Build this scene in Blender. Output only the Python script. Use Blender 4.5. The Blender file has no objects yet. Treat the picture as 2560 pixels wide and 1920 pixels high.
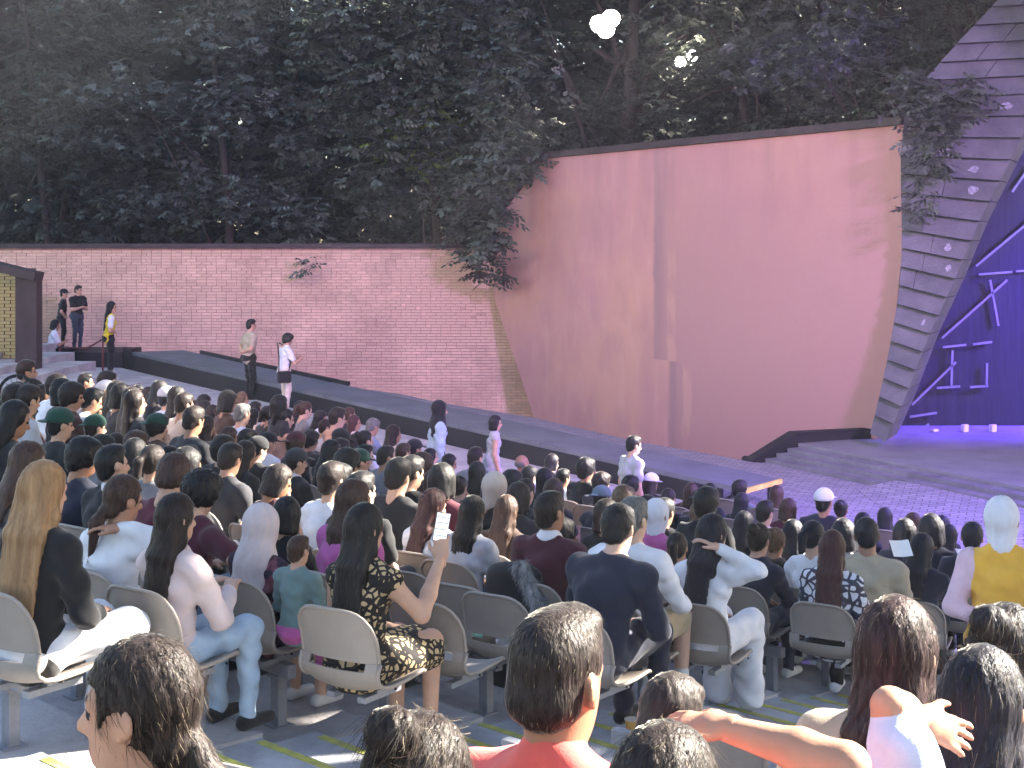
import bpy, bmesh, math, random
import numpy as np
from mathutils import Vector, Matrix, Quaternion

R_ = math.radians
SC = bpy.context.scene
COL = SC.collection
random.seed(7); RNG = np.random.default_rng(7)

# ------------------------------------------------------------------ camera
CAMZ, FPX, HOR = 3.85, 3700.0, 602.0          # eye height over the forecourt, focal length in photo pixels, horizon row
cam = bpy.data.cameras.new('camera'); cam_o = bpy.data.objects.new('camera', cam); COL.objects.link(cam_o)
cam.sensor_width = 36; cam.lens = 36*FPX/2560; cam.shift_y = -(960-HOR)/2560
cam.clip_start = 0.05; cam.clip_end = 3000
cam_o.location = (0, 0, CAMZ); cam_o.rotation_euler = (R_(90), 0, 0)
SC.camera = cam_o

# ------------------------------------------------------------------ sky, sun, exposure
SUN_AZ, SUN_EL = R_(72), R_(33)                # to the right of the view axis, above the horizon
SUN_DIR = Vector((math.sin(SUN_AZ)*math.cos(SUN_EL), math.cos(SUN_AZ)*math.cos(SUN_EL), math.sin(SUN_EL)))
W = bpy.data.worlds.new('World'); SC.world = W; W.use_nodes = True
nt = W.node_tree; bg = nt.nodes['Background']
sky = nt.nodes.new('ShaderNodeTexSky'); sky.sky_type = 'NISHITA'; sky.sun_disc = False
sky.sun_elevation = SUN_EL; sky.sun_rotation = SUN_AZ; sky.altitude = 700; sky.air_density = 1.3; sky.dust_density = 1.5
nt.links.new(sky.outputs[0], bg.inputs[0]); bg.inputs[1].default_value = 0.055
sun = bpy.data.lights.new('sun', 'SUN'); sun.energy = 5.0; sun.angle = R_(0.5); sun.color = (1.0, 0.97, 0.87)
sun_o = bpy.data.objects.new('sun', sun); COL.objects.link(sun_o)
sun_o.rotation_euler = (-SUN_DIR).to_track_quat('-Z', 'Y').to_euler(); sun_o.location = SUN_DIR*60
vs = SC.view_settings; vs.view_transform = 'Standard'; vs.look = 'None'; vs.gamma = 1.0; vs.use_curve_mapping = False
vs.exposure = 3.32
vs.use_white_balance = True; vs.white_balance_temperature = 6900; vs.white_balance_tint = 13
SC.render.engine = 'CYCLES'
SC.cycles.use_denoising = True
SC.cycles.max_bounces = 6; SC.cycles.diffuse_bounces = 3; SC.cycles.glossy_bounces = 2; SC.cycles.transmission_bounces = 3
SC.cycles.volume_bounces = 0; SC.cycles.sample_clamp_indirect = 4.0

# ------------------------------------------------------------------ helpers
def at(x, y, d):
    "the point that the photograph's pixel (x, y) shows at depth d"
    return Vector(((x-1280)/FPX*d, d, CAMZ-(y-HOR)/FPX*d))
def tag(o, label=None, cat=None, group=None, kind=None):
    if label: o['label'] = label
    if cat: o['category'] = cat
    if group: o['group'] = group
    if kind: o['kind'] = kind
    return o
def mesh(name, verts, faces, mats=None, smooth=False, midx=None):
    me = bpy.data.meshes.new(name)
    if isinstance(verts, np.ndarray): verts = verts.tolist()
    if isinstance(faces, np.ndarray): faces = faces.tolist()
    me.from_pydata(verts, [], faces)
    for m in (mats if isinstance(mats, (list, tuple)) else [mats] if mats else []): me.materials.append(m)
    if smooth: me.polygons.foreach_set('use_smooth', [True]*len(me.polygons))
    if midx is not None: me.polygons.foreach_set('material_index', np.asarray(midx, dtype=np.int32))
    me.update()
    return me
def ob(name, me, parent=None, loc=None, rz=None, mat=None):
    o = bpy.data.objects.new(name, me); COL.objects.link(o)
    if parent is not None: o.parent = parent
    if loc is not None: o.location = loc
    if rz is not None: o.rotation_euler = (0, 0, rz)
    return o
def empty(name, loc=(0, 0, 0), rz=0):
    o = bpy.data.objects.new(name, None); COL.objects.link(o); o.location = loc; o.rotation_euler = (0, 0, rz); o.empty_display_size = .1
    return o
class MB:
    "collects boxes, bars, prisms and tubes for one mesh"
    def __init__(s): s.v = []; s.f = []
    def add(s, v, f):
        b = len(s.v); s.v += [tuple(p) for p in v]; s.f += [tuple(b+i for i in q) for q in f]; return s
    def box(s, c, d, rz=0, M=None):
        x, y, z = d[0]/2, d[1]/2, d[2]/2
        v = [Vector(p) for p in ((-x,-y,-z),(x,-y,-z),(x,y,-z),(-x,y,-z),(-x,-y,z),(x,-y,z),(x,y,z),(-x,y,z))]
        Q = M if M is not None else Matrix.Rotation(rz, 3, 'Z')
        return s.add([Q@p+Vector(c) for p in v], [(3,2,1,0),(4,5,6,7),(0,1,5,4),(1,2,6,5),(2,3,7,6),(3,0,4,7)])
    def prism(s, bot, top):
        n = len(bot)
        return s.add(list(bot)+list(top), [tuple(range(n-1,-1,-1)), tuple(range(n,2*n))]+[(i,(i+1)%n,n+(i+1)%n,n+i) for i in range(n)])
    def bar(s, a, b, w, h, up=(0,0,1)):
        a, b = Vector(a), Vector(b); t = (b-a).normalized(); r = t.cross(Vector(up))
        if r.length < 1e-4: r = t.cross(Vector((1,0,0)))
        r.normalize(); u = r.cross(t)
        def ring(p): return [p-r*w/2-u*h/2, p+r*w/2-u*h/2, p+r*w/2+u*h/2, p-r*w/2+u*h/2]
        return s.prism(ring(a), ring(b))
    def tube(s, pts, rad, n=8, cap=True):
        pts = [Vector(p) for p in pts]; rad = rad if isinstance(rad, (list, tuple)) else [rad]*len(pts)
        b = len(s.v); t0 = None; side = None
        for i, p in enumerate(pts):
            t = (pts[min(i+1, len(pts)-1)]-pts[max(i-1, 0)]).normalized()
            if side is None:
                side = t.orthogonal().normalized()
            side = (side-t*side.dot(t)).normalized(); up = t.cross(side)
            for k in range(n):
                a = 2*math.pi*k/n; s.v.append(tuple(p+(side*math.cos(a)+up*math.sin(a))*rad[i]))
        for i in range(len(pts)-1):
            for k in range(n):
                k2 = (k+1) % n; s.f.append((b+i*n+k, b+i*n+k2, b+(i+1)*n+k2, b+(i+1)*n+k))
        if cap:
            s.f.append(tuple(b+k for k in range(n-1, -1, -1))); s.f.append(tuple(b+(len(pts)-1)*n+k for k in range(n)))
        return s
    def me(s, name, mat, smooth=False): return mesh(name, s.v, s.f, mat, smooth)
    def build(s, name, mat, parent=None, smooth=False, **k): return ob(name, s.me(name, mat, smooth), parent, **k)

# ------------------------------------------------------------------ materials
MATS = {}
def N(nt, kind, **kw):
    n = nt.nodes.new(kind)
    for k, v in kw.items():
        if k in n.inputs.keys(): n.inputs[k].default_value = v
        else: setattr(n, k, v)
    return n
def mat(name, c, rough=.7, var=.25, scale=6, bump=.0, bscale=40, stretch=(1,1,1), spec=.3, c2=None, metal=0, island=0.0, coord='Object', sheen=0, detail=4, trans=0):
    "principled surface: base colour broken up by noise, fine relief from a second noise"
    if name in MATS: return MATS[name]
    m = bpy.data.materials.new(name); m.use_nodes = True; t = m.node_tree; b = t.nodes['Principled BSDF']
    b.inputs['Roughness'].default_value = rough; b.inputs['Specular IOR Level'].default_value = spec; b.inputs['Metallic'].default_value = metal
    if sheen: b.inputs['Sheen Weight'].default_value = sheen
    tc = N(t, 'ShaderNodeTexCoord'); mp = N(t, 'ShaderNodeMapping'); mp.inputs['Scale'].default_value = stretch
    t.links.new(tc.outputs[coord], mp.inputs[0])
    nz = N(t, 'ShaderNodeTexNoise', Scale=scale, Detail=detail, Roughness=.6); t.links.new(mp.outputs[0], nz.inputs['Vector'])
    rp = N(t, 'ShaderNodeMapRange'); rp.inputs[1].default_value = .3; rp.inputs[2].default_value = .7
    t.links.new(nz.outputs[0], rp.inputs[0])
    mx = N(t, 'ShaderNodeMix', data_type='RGBA')
    lo = tuple(v*(1-var) for v in c) if c2 is None else c2
    hi = tuple(min(1, v*(1+var)) for v in c) if c2 is None else c
    mx.inputs[6].default_value = (*lo, 1); mx.inputs[7].default_value = (*hi, 1)
    t.links.new(rp.outputs[0], mx.inputs[0]); out = mx.outputs[2]
    if island:
        ge = N(t, 'ShaderNodeNewGeometry'); hv = N(t, 'ShaderNodeHueSaturation')
        m1 = N(t, 'ShaderNodeMapRange'); m1.inputs[3].default_value = 1-island; m1.inputs[4].default_value = 1+island
        t.links.new(ge.outputs['Random Per Island'], m1.inputs[0]); t.links.new(m1.outputs[0], hv.inputs['Value'])
        t.links.new(out, hv.inputs['Color']); out = hv.outputs[0]
    t.links.new(out, b.inputs['Base Color'])
    if bump:
        n2 = N(t, 'ShaderNodeTexNoise', Scale=bscale, Detail=3); t.links.new(mp.outputs[0], n2.inputs['Vector'])
        bp = N(t, 'ShaderNodeBump', Strength=bump, Distance=.02); t.links.new(n2.outputs[0], bp.inputs['Height']); t.links.new(bp.outputs[0], b.inputs['Normal'])
    MATS[name] = m
    return m
def bs(m): return m.node_tree.nodes['Principled BSDF']
def emit(name, c, s):
    if name in MATS: return MATS[name]
    m = mat(name, tuple(min(1, v) for v in c), .5, .05)
    bs(m).inputs['Emission Color'].default_value = (*c, 1); bs(m).inputs['Emission Strength'].default_value = s
    return m

# ------------------------------------------------------------------ surfaces
M_CONC = mat('terrace_concrete', (.45,.42,.42), .9, .35, 2.2, .5, 30, c2=(.27,.25,.255))
M_STEP = mat('aisle_concrete', (.34,.35,.385), .85, .25, 3, .4, 40)
M_YEL = mat('yellow_line_paint', (.50,.48,.09), .7, .35, 14, .3, 60, c2=(.28,.28,.12))
M_GROUND = mat('park_ground', (.05,.05,.035), .95, .4, .8)
M_DECK = mat('grey_deck', (.11,.12,.135), .75, .18, 1.5, .2, 30)
M_BLACK = mat('black_board', (.012,.012,.014), .7, .3, 2)
M_COPING = mat('brown_metal_coping', (.045,.03,.032), .6, .3, 3)
M_BRICK = mat('salmon_painted_brick', (.62,.40,.315), .9, .22, .7, .4, 60, island=.09)
M_JOINT = mat('dark_mortar', (.34,.21,.175), .95, .3, 5)
M_YBRICK = mat('yellow_brick', (.42,.32,.16), .9, .2, 2, .4, 60, island=.12)
M_STONE = mat('grey_stone', (.135,.13,.145), .9, .3, 1.6, .6, 22, c2=(.07,.07,.08))
M_DARKSTEP = mat('stage_step_stone', (.15,.15,.17), .85, .25, 2.5, .3, 40)
M_STAGE = mat('stage_floor', (.17,.17,.19), .8, .2, 1.2, .2, 30)
M_STEEL = mat('painted_steel', (.15,.15,.17), .55, .15, 4)
M_DRAPE = mat('black_drape', (.014,.013,.02), .85, .4, 2.5, .3, 12, stretch=(6,6,.4))

# paving: small pavers laid in rows
M_PAVE = mat('forecourt_pavers', (.28,.26,.30), .8, .2, 1.5)
def _pave():
    t = M_PAVE.node_tree; b = bs(M_PAVE); tc = N(t, 'ShaderNodeTexCoord'); mp = N(t, 'ShaderNodeMapping'); mp.inputs['Rotation'].default_value = (0,0,R_(20))
    t.links.new(tc.outputs['Object'], mp.inputs[0])
    br = N(t, 'ShaderNodeTexBrick'); br.inputs['Scale'].default_value = 1; br.inputs['Brick Width'].default_value = .22; br.inputs['Row Height'].default_value = .11
    br.inputs['Mortar Size'].default_value = .008; br.inputs['Color1'].default_value = (.30,.28,.32,1); br.inputs['Color2'].default_value = (.20,.19,.23,1); br.inputs['Mortar'].default_value = (.09,.085,.1,1)
    t.links.new(mp.outputs[0], br.inputs['Vector']); t.links.new(br.outputs[0], b.inputs['Base Color'])
    bp = N(t, 'ShaderNodeBump', Strength=.6, Distance=.01); t.links.new(br.outputs['Fac'], bp.inputs['Height']); bp.invert = True; t.links.new(bp.outputs[0], b.inputs['Normal'])
_pave()

# rendered wall: two coats of salmon paint meeting at a ragged upright edge, rain streaks
M_SALMON = mat('salmon_render', (.46,.25,.20), .9, .1, .35, .25, 50)
def _salmon():
    t = M_SALMON.node_tree; b = bs(M_SALMON); tc = N(t, 'ShaderNodeTexCoord'); sp = N(t, 'ShaderNodeSeparateXYZ')
    t.links.new(tc.outputs['Object'], sp.inputs[0])
    def noise(scale, st, det=4):
        mp = N(t, 'ShaderNodeMapping'); mp.inputs['Scale'].default_value = st; t.links.new(tc.outputs['Object'], mp.inputs[0])
        n = N(t, 'ShaderNodeTexNoise', Scale=scale, Detail=det); t.links.new(mp.outputs[0], n.inputs['Vector']); return n.outputs[0]
    def ma(op, a, c):
        n = N(t, 'ShaderNodeMath', operation=op)
        for i, v in enumerate((a, c)):
            if isinstance(v, (int, float)): n.inputs[i].default_value = v
            else: t.links.new(v, n.inputs[i])
        return n.outputs[0]
    def mixc(f, A, B):
        n = N(t, 'ShaderNodeMix', data_type='RGBA')
        for s, v in ((6, A), (7, B)):
            if isinstance(v, tuple): n.inputs[s].default_value = (*v, 1)
            else: t.links.new(v, n.inputs[s])
        t.links.new(f, n.inputs[0]); return n.outputs[2]
    def rng(v, a, c, lo=0., hi=1.):
        n = N(t, 'ShaderNodeMapRange'); n.inputs[1].default_value = a; n.inputs[2].default_value = c; n.inputs[3].default_value = lo; n.inputs[4].default_value = hi
        t.links.new(v, n.inputs[0]); return n.outputs[0]
    X, Z = sp.outputs[0], sp.outputs[2]           # object frame: x along the wall from its left end, z up from the forecourt
    big = noise(.28, (1,1,1)); mid = noise(1.2, (1,1,.7)); strk = noise(.8, (2.1,1,.16), 6); fine = noise(9, (1,1,1))
    base = mixc(rng(big, .38, .62), (.45,.225,.22), (.50,.27,.205))
    base = mixc(rng(mid, .42, .7, 0, .55), base, (.37,.19,.19))
    base = mixc(rng(noise(3.1, (1,1,.35)), .52, .72, 0, .30), base, (.55,.33,.27))
    # older, greyer coat right of the upright seam
    step = ma('MULTIPLY', ma('LESS_THAN', Z, 1.25), .55)
    edge = ma('ADD', ma('SUBTRACT', X, step), ma('MULTIPLY', ma('SUBTRACT', noise(2.2, (.3,1,1)), .5), .22))
    old = rng(edge, 7.22, 7.40); 
    base = mixc(ma('MULTIPLY', old, rng(Z, 3.2, 5.8, .95, .35)), base, (.385,.21,.195))
    seam = ma('MULTIPLY', rng(edge, 7.16, 7.28), rng(edge, 7.75, 7.35)); 
    base = mixc(ma('MULTIPLY', seam, rng(strk, .35, .62, 0, .9)), base, (.27,.165,.165))
    pale = ma('MULTIPLY', rng(edge, 7.7, 7.76), rng(edge, 8.06, 8.0)); 
    base = mixc(ma('MULTIPLY', ma('MULTIPLY', pale, rng(Z, 4.6, 2.2, 0, .75)), rng(noise(1.4, (1,1,.8)), .42, .55)), base, (.47,.27,.21))
    top = ma('MULTIPLY', rng(strk, .5, .72), rng(Z, 3.4, 5.7))
    base = mixc(ma('MULTIPLY', top, .42), base, (.27,.15,.145))
    base = mixc(rng(fine, .55, .8, 0, .12), base, (.25,.14,.13))
    t.links.new(base, b.inputs['Base Color'])
_salmon()

# ------------------------------------------------------------------ ground, forecourt, pit
g = 130
tag(ob('ground', mesh('ground', [(-g,-g,-1.95),(g,-g,-1.95),(g,g,-1.95),(-g,g,-1.95)], [(0,1,2,3)], M_GROUND)), kind='structure')
FP = [(-18,-8),(30,-8),(30,25.7),(4.2,25.7),(3.73,26.5),(2.45,28.3),(.48,32.2),(-1.77,35.3),(-2.8,37.2),(-4,38.6),(-18,38.6)]
tag(MB().prism([(x,y,-2.4) for x,y in FP], [(x,y,0) for x,y in FP]).build('forecourt', M_PAVE), kind='structure')

# ------------------------------------------------------------------ terraces: concentric steps about C, cut by the stair aisle and by the sloping walkway
C = Vector((22.0, 30.0)); ROWP, RISE = .80, .1435
def Rfront(j): return 32.27-ROWP*j
def ztier(j): return max(0.0, CAMZ-(2.55+RISE*j))
AL = Vector((-1.33, 7.7)); AV = Vector((.69, .724)).normalized(); AN = Vector((AV.y, -AV.x)); AW = 1.25   # aisle: left edge, run, width
RA, RB, RC, RD = Vector((-9.24,36.0,1.14)), Vector((-8.23,37.0,1.12)), Vector((3.88,21.45,.40)), Vector((3.23,20.6,.40))   # runway deck corners
RU = (RD-RA).xy.normalized(); RN = Vector((RU.y, -RU.x))       # along the runway; towards the audience
if RN.x > 0: RN = -RN
WALKW = 2.3
def beyond(p): return (Vector(p)-(RA.xy+RN*WALKW)).dot(-RN)      # > 0 on the walkway side
def tier_at(p): return math.floor((32.27-(C-Vector(p)).length)/ROWP)+1
def pol(R, a): return Vector((C.x+R*math.cos(a), C.y+R*math.sin(a)))
def cross_aisle(R, off):
    a0 = None
    for k in range(1500, 3200):
        a = R_(k/10); p = pol(R, a); s = (p-AL).dot(AN)-off
        if a0 is not None and s*a0 <= 0: return a
        a0 = s
    return R_(225)
def cross_walk(R, a1):
    a = a1
    while a > R_(165) and beyond(pol(R, a)) < 0: a -= R_(.2)
    return a
def arc_slab(name, R0, R1, a0, a1, z0, z1, m, label_kind='structure'):
    n = max(2, int(abs(a1-a0)*R1/.8)); A = [a0+(a1-a0)*i/n for i in range(n+1)]
    v = []; f = []
    for a in A:
        for R, z in ((R0,z1),(R1,z1),(R1,z0),(R0,z0)): p = pol(R, a); v.append((p.x,p.y,z))
    for i in range(n):
        b = i*4
        for k in range(4): f.append((b+k, b+(k+1)%4, b+4+(k+1)%4, b+4+k))
    f += [(0,1,2,3), (4*n+3,4*n+2,4*n+1,4*n)]
    o = ob(name, mesh(name, v, f, m)); bm = bmesh.new(); bm.from_mesh(o.data); bmesh.ops.recalc_face_normals(bm, faces=bm.faces); bm.to_mesh(o.data); bm.free()
    return tag(o, kind='structure')
for j in range(-7, 11):
    Rf = Rfront(j); Rb = Rf+ROWP+.03
    aL = cross_aisle(Rf+ROWP*.5, 0.0); aR = cross_aisle(Rf+ROWP*.5, AW)
    aw = cross_walk(Rf+.5, aL)
    if aL-aw > .02: arc_slab('terrace_left' if j else 'terrace_left', Rf, Rb, aw, aL, -1.0-.01*(j+7), ztier(j), M_CONC)
    arc_slab('terrace_right', Rf, Rb, aR, R_(282), -1.2-.01*(j+7), ztier(j), M_CONC)
    # worn timber-like joints and a lighter nosing on the near terraces
# stair aisle: two steps to each terrace, every nosing with its yellow line
stp = MB
for q in range(-12, 21):
    j = q/2
    c0 = AL+AV*(ROWP*(j-.02)); c1 = AL+AV*(ROWP*(j-.53))
    z = max(.004, CAMZ-(2.55+RISE*(j))-.02)
    P = [c0+AN*.004, c0+AN*(AW-.004), c1+AN*(AW-.004), c1+AN*.004]
    o = MB().prism([(p.x,p.y,-1.4-.005*q) for p in P[::-1]], [(p.x,p.y,z) for p in P[::-1]]).build('aisle_step', M_STEP)
    tag(o, kind='structure')
    e0 = c0-AV*.012; e1 = c0-AV*.062; w0, w1 = .10, AW-.12
    Q = [e0+AN*w0, e0+AN*w1, e1+AN*w1, e1+AN*w0]
    MB().prism([(p.x,p.y,z-.002) for p in Q[::-1]], [(p.x,p.y,z+.004) for p in Q[::-1]]).build('yellow_line', M_YEL, o)

# sloping walkway in front of the runway
A2, D2 = RA.copy(), RD.copy()
wa = [RA.xy-RU*7+RN*.02, RD.xy+RU*1.2+RN*.02, RD.xy+RU*1.2+RN*WALKW, RA.xy-RU*7+RN*WALKW]
def walkz(p):
    s = (Vector(p)-RA.xy).dot(RU)/(RD.xy-RA.xy).length
    return max(.006, (RA.z-.46)+(RD.z-.44-RA.z+.46)*s)
tag(MB().prism([(p.x,p.y,-1.5) for p in wa[::-1]], [(p.x,p.y,walkz(p)) for p in wa[::-1]]).build('walkway', M_CONC), kind='structure')

# ------------------------------------------------------------------ runway stage: grey deck, black fascia boards, yellow end
rw = empty('runway_ramp', (RA.x, RA.y, 0)); tag(rw, 'long grey sloping runway with black fascia in front of the brick wall', 'runway')
o0 = Vector((RA.x, RA.y, 0))
L = (RD-RA).length; nseg = 9
for i in range(nseg):
    s0, s1 = i/nseg, (i+1)/nseg
    a, d_ = RA.lerp(RD, s0), RA.lerp(RD, s1); b, c = RB.lerp(RC, s0), RB.lerp(RC, s1)
    e = (d_-a).normalized()*.004
    P = [a+e-o0, d_-e-o0, c-e-o0, b+e-o0]
    MB().prism([p-Vector((0,0,.07)) for p in P], P).build('deck_panel', M_DECK, rw)
    if i < nseg:
        q0, q1 = a-o0-Vector((0,0,.073)), d_-o0-Vector((0,0,.073)); inn = Vector((-RN.x,-RN.y,0))*.04
        zz0 = Vector((q0.x,q0.y,walkz((a.x,a.y))-.02)); zz1 = Vector((q1.x,q1.y,walkz((d_.x,d_.y))-.02))
        if i == nseg-1: q1 = q0.lerp(q1,.8); zz1 = zz0.lerp(zz1,.8)
        MB().prism([zz0+inn*.3, zz1+inn*.3, zz1+inn*1.3, zz0+inn*1.3], [q0+inn*.3+Vector((0,0,-.001)), q1+inn*.3+Vector((0,0,-.001)), q1+inn*1.3, q0+inn*1.3]).build('fascia_board', M_BLACK, rw)
fa = [RA-o0, RB-o0]; MB().prism([Vector((p.x,p.y,.3))+Vector((RU.x,RU.y,0))*k for p,k in ((fa[0],.01),(fa[1],.01),(fa[1],.05),(fa[0],.05))], [p-Vector((0,0,.075))+Vector((RU.x,RU.y,0))*k for p,k in ((fa[0],.01),(fa[1],.01),(fa[1],.05),(fa[0],.05))]).build('end_board', M_BLACK, rw)
ru3 = Vector((RU.x,RU.y,0))
MB().prism([RD-o0+ru3*.004-Vector((0,0,.06)), RD-o0+ru3*.05-Vector((0,0,.06)), RC-o0+ru3*.05-Vector((0,0,.06)), RC-o0+ru3*.004-Vector((0,0,.06))],
           [RD-o0+ru3*.004+Vector((0,0,.004)), RD-o0+ru3*.05+Vector((0,0,.004)), RC-o0+ru3*.05+Vector((0,0,.004)), RC-o0+ru3*.004+Vector((0,0,.004))]).build('yellow_edge', mat('yellow_edge_paint', (.62,.42,.10), .6, .2), rw)
for s in (.955, .99):
    for p in (RA.lerp(RD, s), RB.lerp(RC, s)):
        q = p-o0; MB().box((q.x,q.y,(q.z-.075)/2),(.06,.06,q.z-.08)).build('leg', M_BLACK, rw)
q1 = RD-o0-ru3*.5; MB().bar(q1+Vector((0,0,-.3)), RC-o0-ru3*.5+Vector((0,0,-.12)), .04,.05).build('brace', M_BLACK, rw)
# kerb rail along the far edge of the upper half
k0, k1 = RB.lerp(RC,.05)-o0, RB.lerp(RC,.40)-o0
MB().bar(k0+Vector((0,0,.045)), k1+Vector((0,0,.045)), .05,.08).build('edge_kerb', M_BLACK, rw)

# ------------------------------------------------------------------ brick wall
YB = 39.3; CRS, BL = .079, .265
bw = empty('brick_wall', (-14.5, YB, 0)); tag(bw, 'long salmon painted brick wall with dark coping behind the runway', 'brick wall')
zt = CAMZ-18/FPX*YB
def bright(z):      # the slanted right end
    y = HOR+(CAMZ-z)*FPX/YB; x = 1233 if y < 735 else 1233+(y-735)*(102/310)
    return (x+14-1280)/FPX*YB
allb = []; r = 0; z = -.9
while z+CRS*.8 < zt:
    x = -14.6+(BL/2 if r % 2 else 0)+random.uniform(-.01,.01); xe = bright(z)
    while x < xe:
        w = BL*(1 if random.random() > .12 else .5); w2 = min(w, xe-x)
        if w2 > .04: allb.append((x, z, w2, random.uniform(-.008,.010) if random.random() > .06 else -.02))
        x += w
    r += 1; z += CRS
def brick_geo(l, dx=0, dz=0):
    v = []; f = []
    for (x, z, w, p) in l:
        b = len(v); m = .004; h = .0055; ch = .004
        x0, x1, z0, z1 = x+m-dx, x+w-m-dx, z+h-dz, z+CRS-h-dz
        yf = -.03-p
        v += [(x0,.03,z0),(x1,.03,z0),(x1,.03,z1),(x0,.03,z1),(x0,yf+ch,z0),(x1,yf+ch,z0),(x1,yf+ch,z1),(x0,yf+ch,z1),
              (x0+ch,yf,z0+ch),(x1-ch,yf,z0+ch),(x1-ch,yf,z1-ch),(x0+ch,yf,z1-ch)]
        f += [(b+8,b+9,b+10,b+11)]+[(b+i,b+(i+1)%4,b+4+(i+1)%4,b+4+i) for i in range(4)]+[(b+4+i,b+4+(i+1)%4,b+8+(i+1)%4,b+8+i) for i in range(4)]
    return v, f
vis = [i for i, q in enumerate(allb) if q[2] > .2 and 1.0 < q[1] < 3.3 and -3.6 < q[0] < .3]
vis = sorted(vis, key=lambda i: -allb[i][0])[:295]; sv = set(vis)
v, f = brick_geo([q for i, q in enumerate(allb) if i not in sv], dx=-14.5)
tag(ob('brickwork', mesh('brickwork', v, f, M_BRICK), bw), kind='stuff')
tmpl = {}
for i in vis:
    x, z, w, p = allb[i]; key = (round(w,2), round(p,3))
    if key not in tmpl:
        vv, ff = brick_geo([(0,0,w,p)]); tmpl[key] = mesh('brick', vv, ff, M_BRICK)
    ob('brick', tmpl[key], bw, (x+14.5, 0, z))
jl = [(-14.7,-1.2),(bright(-1.2),-1.2),(bright(-.9),-.9),(bright(1.5),1.5),(bright(2.36),2.36),(bright(3),3.0),(bright(3),zt),(-14.7,zt)]
MB().prism([(x+14.5,.0,z) for x,z in jl], [(x+14.5,.35,z) for x,z in jl]).build('mortar_bed', M_JOINT, bw)
MB().box(((bright(3)-14.7)/2+14.5,.12,zt+.06),(bright(3)+14.7,.55,.115)).build('coping', M_COPING, bw)

# ------------------------------------------------------------------ salmon wall panel
S0 = Vector((.55, 37.0)); SU = Vector((.5, -.866)).normalized(); SN = Vector((SU.y, -SU.x)).normalized()   # SN: into the picture side
if SN.y > 0: SN = -SN
def on_salmon(x, y):
    k = (x-1280)/FPX; t = (k*S0.y-S0.x)/(SU.x-k*SU.y); d = S0.y+SU.y*t
    return t, CAMZ-(y-HOR)/FPX*d
pts = [on_salmon(*q) for q in ((1365,396),(1243,548),(1233,735),(1335,1045))]
tz = pts[3]; sl = (pts[3][0]-pts[2][0])/(pts[3][1]-pts[2][1])
pts.append((tz[0]+sl*(-2.2-tz[1]), -2.2))
tr = on_salmon(2262,312); b2 = on_salmon(2190,1100); pts += [(b2[0], -2.2), b2, on_salmon(2230,880), on_salmon(2262,560), tr]
T0 = pts[2][0]
org = S0+SU*T0
sw = empty('salmon_wall', (org.x, org.y, 0), math.atan2(SU.y, SU.x)); tag(sw, 'tall salmon rendered wall panel with cut corner and streaked seam beside the stage', 'wall panel')
pp = [(t-T0, z) for t, z in pts]
MB().prism([(x,0,z) for x,z in pp], [(x,.4,z) for x,z in pp]).build('render_panel', M_SALMON, sw)
bpy.context.view_layer.update()
def cop(a, b, name='coping'):
    ax, az = a; bx_, bz = b
    MB().bar((ax,.19,az+.075),(bx_,.19,bz+.075),.56,.14).build(name, M_COPING, sw)
cop(pp[0], pp[-1]); cop((pp[1][0]-.02,pp[1][1]), (pp[0][0]-.02,pp[0][1]))

# ------------------------------------------------------------------ stage: steps, floor, plinth, back wall
st = empty('stage', (5.0, 26.0, 0)); tag(st, 'raised stage with dark steps below the leaning stone pylon', 'stage')
so = Vector((5.0,26.0,0)); SU2 = Vector((.452,-.892)).normalized(); SNA = Vector((-.892,-.452)).normalized()
for i in range(4):
    p = Vector((4.40,25.72))+Vector((.65,.40))*(i/3); z = .07*(i+1)
    far = p+SU2*17
    bk = .27 if i < 3 else 0
    if i < 3:
        P = [p, far, far-SNA*.25, p-SNA*.25]
        MB().prism([(q.x-5,q.y-26,-.02) for q in P], [(q.x-5,q.y-26,z) for q in P]).build('step', M_DARKSTEP, st)
    else:
        P = [p, far, Vector((34, far.y)), Vector((34,29)), Vector((7.3,29)), Vector((6.6,26.9))]
        MB().prism([(q.x-5,q.y-26,-.3) for q in P], [(q.x-5,q.y-26,z-.04) for q in P]).build('stage_base', M_DARKSTEP, st)
        P2 = [q-SNA*.0 for q in P]
        MB().prism([(q.x-5,q.y-26,z-.038) for q in P2], [(q.x-5,q.y-26,z) for q in P2]).build('stage_floor', M_STAGE, st)
a = Vector((5.06,26.22,0)); b = Vector((6.50,26.72,0)); c = Vector((4.18,25.74,0)); th = Vector((-.12,.2,0))
MB().prism([a+Vector((0,0,-1.5))-so, b+Vector((0,0,-1.5))-so, b+th+Vector((0,0,-1.5))-so, a+th+Vector((0,0,-1.5))-so], [a+Vector((0,0,.455))-so, b+Vector((0,0,.455))-so, b+th+Vector((0,0,.455))-so, a+th+Vector((0,0,.455))-so]).build('plinth', M_BLACK, st)
MB().prism([c+Vector((0,0,-1.4))-so, a+Vector((0,0,-1.4))-so, a+th+Vector((0,0,-1.4))-so, c+th+Vector((0,0,-1.4))-so], [c+Vector((0,0,.03))-so, a+Vector((0,0,.454))-so, a+th+Vector((0,0,.454))-so, c+th+Vector((0,0,.03))-so]).build('step_cheek', M_BLACK, st)
# low paved ramp that buries the lowest step
w_ = [at(2140,1211,22.9), at(2235,1199,23.0), at(2600,1246,21.5), at(2760,1330,17.5), at(2260,1262,20.2)]
wz = [.006,.125,.125,.004,.004]
tag(MB().prism([(p.x,p.y,-.3) for p in w_[::-1]], [(p.x,p.y,z) for p,z in zip(w_[::-1], wz[::-1])]).build('paved_ramp', M_PAVE), kind='structure')

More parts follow.
